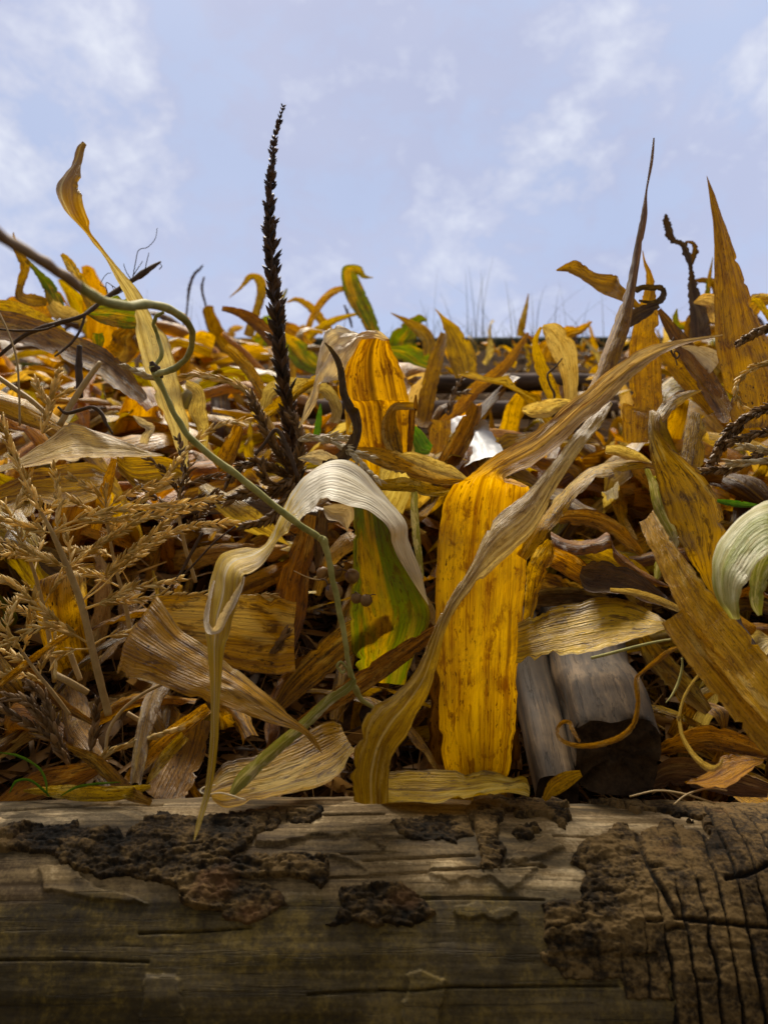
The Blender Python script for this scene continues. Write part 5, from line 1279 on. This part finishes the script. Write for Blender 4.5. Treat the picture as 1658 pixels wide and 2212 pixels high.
# ------------------------------------------------------------------ dry round seed pods hanging by the vine
def pod(label, c, x, y, r, Y, mat, seed):
    p = at(*fpx(c, x, y), Y)
    R = r * CROP[c][2] * Y / FPX
    root = empty('seed_pod', p)
    vs, fs = [], []
    nu, nv = 20, 12
    for j in range(nv + 1):
        ph = math.pi * j / nv
        for i in range(nu):
            a = 2 * math.pi * i / nu
            rr = R * (1 + .05 * abs(math.cos(2.5 * a)) * math.sin(ph) + .05 * mnoise.noise(Vector((math.cos(a) * 1.5, math.sin(a) * 1.5, ph + seed))))
            vs.append((rr * math.sin(ph) * math.cos(a), rr * math.sin(ph) * math.sin(a), rr * 1.02 * math.cos(ph)))
    for j in range(nv):
        for i in range(nu):
            a, b = j * nu + i, j * nu + (i + 1) % nu
            fs.append((a, b, b + nu, a + nu))
    link('shell', mesh('shell', vs, fs), mat, root)
    vs, fs = [], []
    for k in range(5):                                 # withered calyx flaps at the top
        a = 2 * math.pi * k / 5 + seed
        d, e = Vector((math.cos(a), math.sin(a), 0)), Vector((-math.sin(a), math.cos(a), 0))
        o = len(vs)
        for t, w, z in ((.1, .18, 1.02), (.5, .28, .95), (.95, .16, .62), (1.25, .02, .35)):
            vs += [tuple((d * t - e * w) * R + Vector((0, 0, z * R))), tuple((d * t + e * w) * R + Vector((0, 0, z * R)))]
        for i in range(3):
            fs.append((o + 2 * i, o + 2 * i + 1, o + 2 * i + 3, o + 2 * i + 2))
    link('calyx', mesh('calyx', vs, fs), M['brown'], root)
    P = [np.array((0, 0, R)), np.array((R * .3, R * .2, R * 1.6)), np.array((R * .2, R * 1.0, R * 2.2))]
    v2, f2 = tube_geo(crom(P, 4), [R * .09] * 9, 6)
    link('stem', mesh('stem', v2, f2), M['twig'], root)
    root.rotation_euler = (random.uniform(-1, .6), random.uniform(-.8, .8), random.uniform(0, 6))
    return tag(root, label, 'seed pod', 'dry seed pods by the vine')
pod('round tan seed pod highest beside the vine stem', 'E', 662, 1035, 43, .665, M['berry'], 1)
pod('round tan seed pod nearest the green and yellow leaf', 'E', 765, 1062, 44, .655, M['berry'], 2)
pod('round shaded seed pod left of the vine stem', 'E', 590, 1045, 41, .67, M['berry'], 3)
pod('largest seed pod hanging lowest behind the vine stem', 'E', 655, 1155, 54, .655, M['berry'], 4)
pod('small dark seed pod right of the largest one', 'E', 790, 1195, 32, .65, M['spike_brown'], 5)
pod('dark flattened seed pod against the green and yellow leaf', 'E', 850, 1208, 36, .648, M['spike_brown'], 6)
tube('twig', 'thin pale twig crossing behind the vine at the seed pods', 'twig', M['stem_straw'], [('E', [(415, 1030, 3, .66), (500, 1070, 4, .66), (580, 1085, 4, .66), (610, 1065, 2, .66)])])

# ------------------------------------------------------------------ stems, twigs, straws
tube('twig', 'dark bare twig rising from the left edge into the sky', 'twig', M['twig'], [('A', [(-60, 1570, 9, .80), (0, 1535, 10, .80), (130, 1430, 13, .805), (250, 1372, 16, .81), (380, 1335, 15, .82), (510, 1292, 14, .83), (640, 1190, 16, .85), (790, 1090, 18, .87), (880, 1030, 20, .88), (968, 972, 7, .89)])], wob=.35)
tube('twig', 'thin dark side twig running to the left edge under the dark bare twig', 'twig', M['twig'], [('A', [(-40, 1375, 7, .80), (100, 1390, 8, .80), (250, 1385, 8, .805), (330, 1360, 6, .81)])], wob=.3)
tube('twig', 'dark curved twig dropping from the dark bare twig', 'twig', M['twig'], [('A', [(510, 1300, 9, .83), (490, 1370, 9, .825), (450, 1440, 9, .82), (390, 1500, 8, .815), (330, 1545, 6, .81)])], wob=.3)
rt = empty('dead_rootlets', at(*fpx('A', 800, 1080), .875))
tag(rt, 'wiry dry rootlets sprouting from the bare twig against the sky', 'rootlets')
for pts in ([(800, 1070), (815, 990), (835, 905), (890, 885), (935, 835), (948, 770)], [(875, 1020), (885, 970), (898, 920)], [(800, 1060), (840, 1000), (860, 970)], [(790, 1080), (760, 1030), (745, 985)],
            [(780, 1090), (740, 1150), (660, 1180), (640, 1130), (605, 1110), (640, 1050), (670, 1040)], [(720, 1150), (680, 1120), (640, 1100), (650, 1170), (690, 1160), (670, 1110)], [(960, 1020), (975, 1000), (965, 985)]):
    P, R = path3([('A', [(x, y, 3.4 - 1.6 * i / len(pts), .875) for i, (x, y) in enumerate(pts)])], 7)
    P = P + np.array([[.0006 * mnoise.noise(Vector((i * .9, k, pts[0][0]))) for k in range(3)] for i in range(len(P))])
    vs, fs = tube_geo(P, R, 5)
    recentre('rootlet', vs, fs, M['twig'], rt)
tube('corn_straw', 'slanting straw stem cut off at the top left of the vine node', 'stem', M['stem_straw'], [('A', [(360, 1960, 20, .74), (450, 1800, 20, .745), (530, 1680, 19, .75), (605, 1580, 16, .755)])])
tube('corn_straw', 'dark upright broken stem left of the slanting straw stem', 'stem', M['stem_dark'], [('A', [(480, 1790, 22, .80), (478, 1680, 22, .80), (475, 1580, 22, .80), (480, 1480, 16, .80)])], wob=.2)
tube('corn_straw', 'hollow straw stem lying in the shade under the tassel', 'stem', M['stem_straw'], [('D', [(330, 1655, 20, .66), (400, 1690, 20, .66), (470, 1730, 20, .665), (530, 1765, 18, .67)])])
tube('corn_straw', 'short straw stem standing in the shade under the tassel', 'stem', M['stem_straw'], [('D', [(425, 1530, 18, .68), (450, 1600, 18, .68), (485, 1690, 17, .68)])])
tube('corn_straw', 'short straw stem end in the shade left of the split leaf', 'stem', M['stem_straw'], [('H', [(550, 165, 10, .68), (600, 195, 10, .68), (640, 220, 10, .685)])])
tube('corn_straw', 'bent thin straw stem in the shade left of the split leaf', 'stem', M['stem_straw'], [('H', [(455, 340, 7, .66), (470, 240, 7, .665), (530, 150, 7, .67), (620, 80, 7, .675), (700, 40, 7, .68)])])
tube('corn_straw', 'long thin straw crossing the left edge', 'stem', M['stem_straw'], [('A', [(-20, 1250, 6, .72), (50, 1400, 6, .72), (100, 1560, 7, .72), (115, 1750, 7, .72), (120, 1960, 7, .72)])])
tube('corn_straw', 'pale thick straw running down from the left edge', 'stem', M['stem_straw'], [('A', [(-40, 1650, 16, .75), (90, 1740, 16, .75), (190, 1810, 16, .75), (290, 1900, 15, .75)])])
tube('dry_grass', 'greenish grass stem lying in front of the thick pole', 'grass', M['vine'], [('G', [(592, 1556, 9, .585), (700, 1530, 9, .583), (850, 1490, 9, .58), (980, 1460, 8, .575), (1090, 1440, 6, .57)])])['kind'] = 'thing'
tube('dry_grass', 'thin green hanging grass stem right of the looped ribbon', 'grass', M['vine'], [('G', [(1140, 1555, 5, .58), (1140, 1620, 7, .58), (1115, 1710, 8, .578), (1080, 1780, 6, .576), (1042, 1826, 3, .575)])])['kind'] = 'thing'
tube('dry_grass', 'pale dry grass stem lying on the log at the right', 'grass', M['stem_straw'], [('J', [(1060, 525, 3, .56), (1180, 500, 4, .56), (1300, 515, 4, .555), (1430, 555, 4, .55)])])['kind'] = 'thing'
tube('dry_grass', 'curved dry grass stem lying on the log at the right', 'grass', M['stem_straw'], [('J', [(1250, 560, 3, .55), (1310, 515, 4, .553), (1400, 490, 4, .556), (1480, 500, 3, .558)])])['kind'] = 'thing'
tube('twig', 'dark stick leaning through the thick brown tassel', 'twig', M['twig'], [('E', [(180, 330, 9, .735), (240, 260, 10, .735), (310, 180, 14, .735), (380, 300, 14, .735), (440, 470, 12, .735)])], wob=.25)
tube('twig', 'dark crossed stick in the shade behind the tassel branches', 'twig', M['twig'], [('D', [(1010, 1160, 9, .70), (1080, 1060, 10, .70), (1150, 930, 10, .70), (1220, 800, 9, .70)])], wob=.25)
tube('twig', 'thin dark stick over the folded tan leaf', 'twig', M['twig'], [('D', [(1000, 1150, 6, .69), (1150, 1010, 6, .69), (1290, 860, 6, .69), (1420, 760, 5, .69)])], wob=.25)
tube('twig', 'curly dark tendril against the pale folded leaf', 'twig', M['twig'], [('C', [(418, 1555, 4, .93), (375, 1610, 6, .93), (330, 1655, 7, .93), (345, 1720, 7, .93), (370, 1770, 8, .93), (365, 1850, 8, .925), (380, 1900, 6, .92)])], wob=.3)
tube('twig', 'curly dark tendril below the upright amber leaf', 'twig', M['twig'], [('C', [(1090, 1430, 5, .83), (1075, 1510, 6, .83), (1105, 1555, 6, .83), (1125, 1530, 6, .83), (1095, 1515, 5, .83), (1110, 1600, 4, .83)])], wob=.3)
tube('twig', 'dark withered strip bent over behind the broad straw leaf', 'twig', M['twig'], [('D', [(350, 40, 8, .73), (400, 78, 11, .73), (480, 60, 12, .73), (560, 42, 12, .73), (615, 85, 13, .73), (640, 140, 11, .73), (680, 200, 6, .73)])], wob=.3)
for i, (pts, lab) in enumerate(((((0, 335), (80, 350), (160, 395), (195, 450), (205, 522)), 'bluish green grass blade bent down at the lower left'),
                                (((262, 522), (330, 485), (420, 470), (520, 463)), 'bluish green grass blade lying over the flat pale leaf'),
                                (((40, 510), (70, 460), (130, 455), (190, 500), (215, 525)), 'small bluish grass blade in the lower left corner'))):
    leaf(lab, M['freshgreen'], [('H', [(x, y, (4 if j in (0, len(pts) - 1) else 12), .60) for j, (x, y) in enumerate(pts)])], name='green_grass', cat='grass', group='green grass blades', camber=.3)['kind'] = 'thing'
tube('corn_straw', 'pale curled fibre lying on the log behind the hanging tip', 'fibre', M['spike_pale'], [('H', [(930, 475, 3, .575), (880, 485, 3, .57), (865, 505, 3, .567), (900, 515, 3, .565), (960, 510, 3, .563), (1060, 540, 3, .56)])])

# ------------------------------------------------------------------ white plastic behind the brown stub
A_ = [('E', [(1350, 130, 1480, 95, 1.06, 1.06), (1365, 190, 1560, 120, 1.02, 1.02), (1400, 260, 1610, 190, .98, .97), (1440, 350, 1660, 270, .93, .92), (1440, 420, 1700, 350, .885, .88)])]
leaf('crumpled white plastic sheet showing behind the brown rolled stub', M['plastic'], A_, name='plastic_sheet', cat='plastic sheet', group=None, camber=.15, crumple=.045, wave=.03, crease=.05, m=17, n=10, rag=.01)

# ------------------------------------------------------------------ the rest of the pile: leaves like one another
def proto_leaf(seed, n_=5, m_=9, data=False):
    rg = np.random.default_rng(seed)
    n = 9
    L = rg.uniform(.26, .46)
    w0 = rg.choice([rg.uniform(.014, .026), rg.uniform(.026, .048)])
    p = np.zeros(3); yaw, pitch, roll = 0., rg.uniform(-.1, .5), rg.uniform(-.5, .5)
    dy, dp, dr = rg.normal(0, .13), rg.normal(-.22, .12), rg.normal(0, .28)
    A, B = [], []
    for i in range(n):
        t = i / (n - 1)
        w = w0 * (.45 + .55 * min(1, t * 4)) * (1 - t ** 2.6) + .002
        T = np.array([math.cos(yaw) * math.cos(pitch), math.sin(yaw) * math.cos(pitch), math.sin(pitch)])
        s = np.cross(np.array([0, 0, 1.]), T); s /= np.linalg.norm(s) + 1e-9
        up = np.cross(T, s)
        d = s * math.cos(roll) + up * math.sin(roll)
        A.append(p - d * w / 2); B.append(p + d * w / 2)
        p = p + T * L / (n - 1)
        yaw += dy + rg.normal(0, .12); pitch += dp + rg.normal(0, .2); roll += dr + rg.normal(0, .25)
        if rg.random() < .15:
            pitch -= 1.2
    A, B = np.array(A), np.array(B)
    c = (A + B).mean(axis=0) / 2
    vs, fs, uvs = ribbon(A - c, B - c, n=n_, m=m_, camber=rg.choice([rg.uniform(-.2, .2), rg.uniform(.25, .55)]), wave=rg.uniform(.04, .14), rag=rg.uniform(.01, .05), seed=seed, crumple=rg.uniform(.02, .12))
    if data:
        return np.array(vs), np.array(fs), np.array(uvs)
    me = mesh('corn_leaf', vs, fs, uvs)
    me.polygons.foreach_set('use_smooth', [True] * len(me.polygons))
    me.materials.append(M['tan'])
    return me
PROTO = [proto_leaf(100 + i) for i in range(30)]
LAB = {'amber': 'plain amber dry leaf lying in the tangled pile', 'tan': 'plain tan dry leaf lying in the tangled pile', 'straw': 'plain pale straw dry leaf lying in the tangled pile',
       'brown': 'plain brown dry leaf lying in the tangled pile', 'green': 'plain yellow green leaf lying in the tangled pile', 'dark': 'plain blackish dry leaf lying in the tangled pile'}
def surf_hit(px, py, lift):
    """where a sight line meets the pile, lifted a little"""
    lo = None
    Y = .66
    while Y < 4.1:
        if at(px, py, Y).z < prof(Y) + lift:
            return Y
        Y += .012
    return None
rg = np.random.default_rng(42)
cnt = 0
tries = 0
while cnt < 165 and tries < 3000:
    tries += 1
    px = rg.uniform(-150, 1810)
    py = 745 + (1735 - 745) * rg.random() ** 1.25
    lift = rg.uniform(-.015, .05)
    if (px > 1080 and px < 1430 and py > 1230) or (720 < px < 1440 and 740 < py < 1010 and rg.random() < .92) or (720 < px < 1150 and py > 1560):
        continue
    Y = surf_hit(px, py, lift)
    if Y is None:
        continue
    P = at(px, py, Y)
    k = rg.choice(['amber', 'tan', 'straw', 'brown', 'green', 'dark'], p=[.18, .22, .16, .33, .03, .08] if Y < 1.6 else [.30, .24, .12, .20, .10, .04])
    me = PROTO[rg.integers(len(PROTO))]
    o = bpy.data.objects.new('corn_leaf', me)
    COL.objects.link(o)
    o.material_slots[0].link = 'OBJECT'
    o.material_slots[0].material = M[k]
    o.location = P
    tilt = math.atan(slope_at(Y)) * rg.uniform(.4, 1.0)
    E = Matrix.Rotation(tilt, 3, 'X') @ Matrix.Rotation(rg.uniform(0, 6.283), 3, 'Z') @ Matrix.Rotation(rg.normal(0, .45), 3, 'X') @ Matrix.Rotation(rg.normal(0, .25), 3, 'Y')
    o.rotation_euler = E.to_euler()
    s = rg.uniform(.8, 1.3) * (1.15 if Y > .95 else .8)
    o.scale = (s, s, s)
    tag(o, LAB[k], 'corn leaf', 'plain leaves of the pile')
    cnt += 1

# leaves that stand or arch up out of the pile
LAB2 = {'amber': 'plain amber leaf sticking up out of the tangled pile', 'tan': 'plain tan leaf sticking up out of the tangled pile', 'straw': 'plain pale straw leaf sticking up out of the tangled pile',
        'brown': 'plain brown leaf sticking up out of the tangled pile', 'green': 'plain yellow green leaf sticking up out of the tangled pile', 'dark': 'plain blackish leaf sticking up out of the tangled pile'}
rs = np.random.default_rng(91)
n_up = 0
while n_up < 98:
    x, y = rs.uniform(-40, 1700), rs.uniform(780, 1180)
    if n_up >= 62:
        x, y = (rs.uniform(950, 1560), rs.uniform(790, 1060)) if n_up < 84 else (rs.uniform(820, 1520), rs.uniform(745, 790))
    if (700 < x < 960 and y > 790) or (985 < x < 1170 and 870 < y < 1010):
        continue
    Y = surf_hit(x, y, 0)
    if Y is None or Y < .8:
        continue
    k_ = .80 / Y if Y > .8 else 1
    l = rs.uniform(150, 330) * k_ * 1.15
    w = rs.uniform(34, 92) * k_
    a_, cx_, cy_, yy, pts = rs.normal(0, .85), x, y, Y, []
    turn = rs.normal(0, .25)
    fold = rs.integers(2, 6) if rs.random() < .55 else 99
    dY = rs.normal(-.02, .03)
    for q in range(8):
        pts.append((cx_, cy_, max(2.5, w * (.7 + .3 * min(1, q / 2)) * (1 - (q / 7) ** 2.2)) * (rs.uniform(.55, 1) if q else 1), yy, rs.normal(0, .015)))
        st_ = l / 7 * rs.uniform(.75, 1.2)
        cx_ += math.sin(a_) * st_; cy_ -= math.cos(a_) * st_; yy += dY / 7
        a_ += turn + rs.normal(0, .22) + (math.copysign(rs.uniform(1.0, 2.0), a_) if q == fold else 0)
    if min(p[1] for p in pts) < 668:
        continue
    k = rs.choice(['amber', 'tan', 'straw', 'brown', 'green', 'dark'], p=[.28, .28, .18, .18, .04, .04])
    leaf(LAB2[k], M[k], [('F', pts)], group='plain leaves sticking out of the pile', camber=rs.uniform(-.1, .45), wave=rs.uniform(.04, .14), crumple=rs.uniform(.02, .09), rag=rs.uniform(.01, .05), n=6, m=13)
    n_up += 1

# the leaves farther up the slope, too many to count
PD = [proto_leaf(300 + i, 3, 5, True) for i in range(24)]
AV, AF, AU = [], [], []
off = 0
n_far = 0
tries = 0
while n_far < 850 and tries < 9000:
    tries += 1
    px = rg.uniform(-250, 1910)
    py = rg.uniform(738, 1350)
    if (830 < px < 1310 and 800 < py < 940 and rg.random() < .88) or (820 < px < 1500 and py < 765 and rg.random() < .15) or (1000 < px < 1150 and 880 < py < 1000):
        continue
    Y = surf_hit(px, py, rg.uniform(-.03, .035) + (.02 if py < 800 else 0))
    if Y is None or Y < .98:
        continue
    P = np.array(at(px, py, Y))
    v_, f_, u_ = PD[rg.integers(len(PD))]
    up = rg.random() < .08
    E = Matrix.Rotation(math.atan(slope_at(Y)) * rg.uniform(.3, 1), 3, 'X') @ Matrix.Rotation(rg.uniform(0, 6.283), 3, 'Z') @ Matrix.Rotation(rg.normal(0, .6), 3, 'X') @ Matrix.Rotation(-rg.uniform(.6, 1.3) if up else rg.normal(0, .35), 3, 'Y')
    AV.append((v_ * (rg.uniform(.35, .6) if 620 < px < 1500 and 700 < py < 1060 else rg.uniform(.8, 1.9)) * (1 if Y > 1.3 else .75)) @ np.array(E).T + P); AF.append(f_ + off); AU.append(u_ + rg.uniform(0, 50, 2) * np.array([0, 1]))
    off += len(v_); n_far += 1
V_ = np.vstack(AV); F_ = np.vstack(AF)
me = bpy.data.meshes.new('far_leaves')
me.vertices.add(len(V_)); me.vertices.foreach_set('co', V_.astype(np.float32).ravel())
me.loops.add(F_.size); me.loops.foreach_set('vertex_index', F_.ravel().astype(np.int32))
me.polygons.add(len(F_)); me.polygons.foreach_set('loop_start', np.arange(0, F_.size, 4, dtype=np.int32))
me.update(calc_edges=True); me.validate()
uvl = me.uv_layers.new(name='UVMap')
uvl.data.foreach_set('uv', np.vstack(AU)[F_.ravel()].astype(np.float32).ravel())
tag(link('far_leaves', me, M['far_leaves']), 'mass of tangled dry leaves covering the roof slope behind', 'dry leaves', kind='stuff')

# bits and scraps between the leaves
vs, fs, uvs = [], [], []
for i in range(5200):
    px = rg.uniform(-250, 1910)
    py = rg.uniform(740, 1740)
    Y = surf_hit(px, py, rg.uniform(-.03, .02))
    if Y is None:
        continue
    P = np.array(at(px, py, Y))
    a = rg.uniform(0, 6.283)
    T = np.array([math.cos(a), math.sin(a) * .8, math.sin(a) * .5 + rg.normal(0, .35)]); T /= np.linalg.norm(T)
    s = np.cross(T, rg.normal(size=3)); s /= np.linalg.norm(s)
    up = np.cross(T, s)
    L, w = (rg.uniform(.02, .10), rg.uniform(.002, .018)) if rg.random() < .7 else (rg.uniform(.08, .26), rg.uniform(.0015, .005))
    c = rg.normal(0, .35)
    o = len(vs)
    for q in range(5):
        t = q / 4 - .5
        ww = w * (1 - (2 * t) ** 2 * .7)
        tw = c * t * 2
        d = s * math.cos(tw) + up * math.sin(tw)
        b = P + T * L * t + up * (c * .25 * L * (t * t * 4 - .5))
        vs += [b - d * ww / 2, b + up * ww * .18, b + d * ww / 2]
    for q in range(4):
        for e in (0, 1):
            fs.append((o + q * 3 + e, o + q * 3 + e + 1, o + q * 3 + e + 4, o + q * 3 + e + 3))
tag(link('leaf_litter', mesh('leaf_litter', vs, fs), M['litter']), 'small dry leaf scraps and straw bits filling the pile', 'leaf litter', kind='stuff')

# wispy grass along the ridge
vs, fs = [], []
def blade(P, H, bend, w, az):
    o = len(vs)
    d = np.array([math.cos(az), math.sin(az) * .6, 0])
    for q in range(7):
        t = q / 6
        c = P + np.array([0, 0, H * t * (1 - .25 * abs(bend) * t)]) + d * bend * H * t * t * .8
        ww = w * (1 - t * .85)
        vs.append(c - np.array([ww / 2, 0, 0])); vs.append(c + np.array([ww / 2, 0, 0]))
    for q in range(6):
        fs.append((o + 2 * q, o + 2 * q + 1, o + 2 * q + 3, o + 2 * q + 2))
for i in range(700):
    x = rg.uniform(-2.3, 2.3)
    dens = .25 + .75 * math.exp(-((x - .62) / .55) ** 2)
    if rg.random() > dens:
        continue
    Y = rg.uniform(3.4, 3.9)
    h = rg.uniform(.04, .16) if rg.random() < .72 else rg.uniform(.16, .40)
    blade(np.array([x, Y, prof(Y) - .01]), h * (.7 + .6 * dens), rg.normal(0, .75), rg.uniform(.0025, .006), rg.uniform(0, 6.28))
tag(link('ridge_grass', mesh('ridge_grass', vs, fs), M['grass']), 'wispy dry grass growing along the ridge', 'grass', kind='stuff')
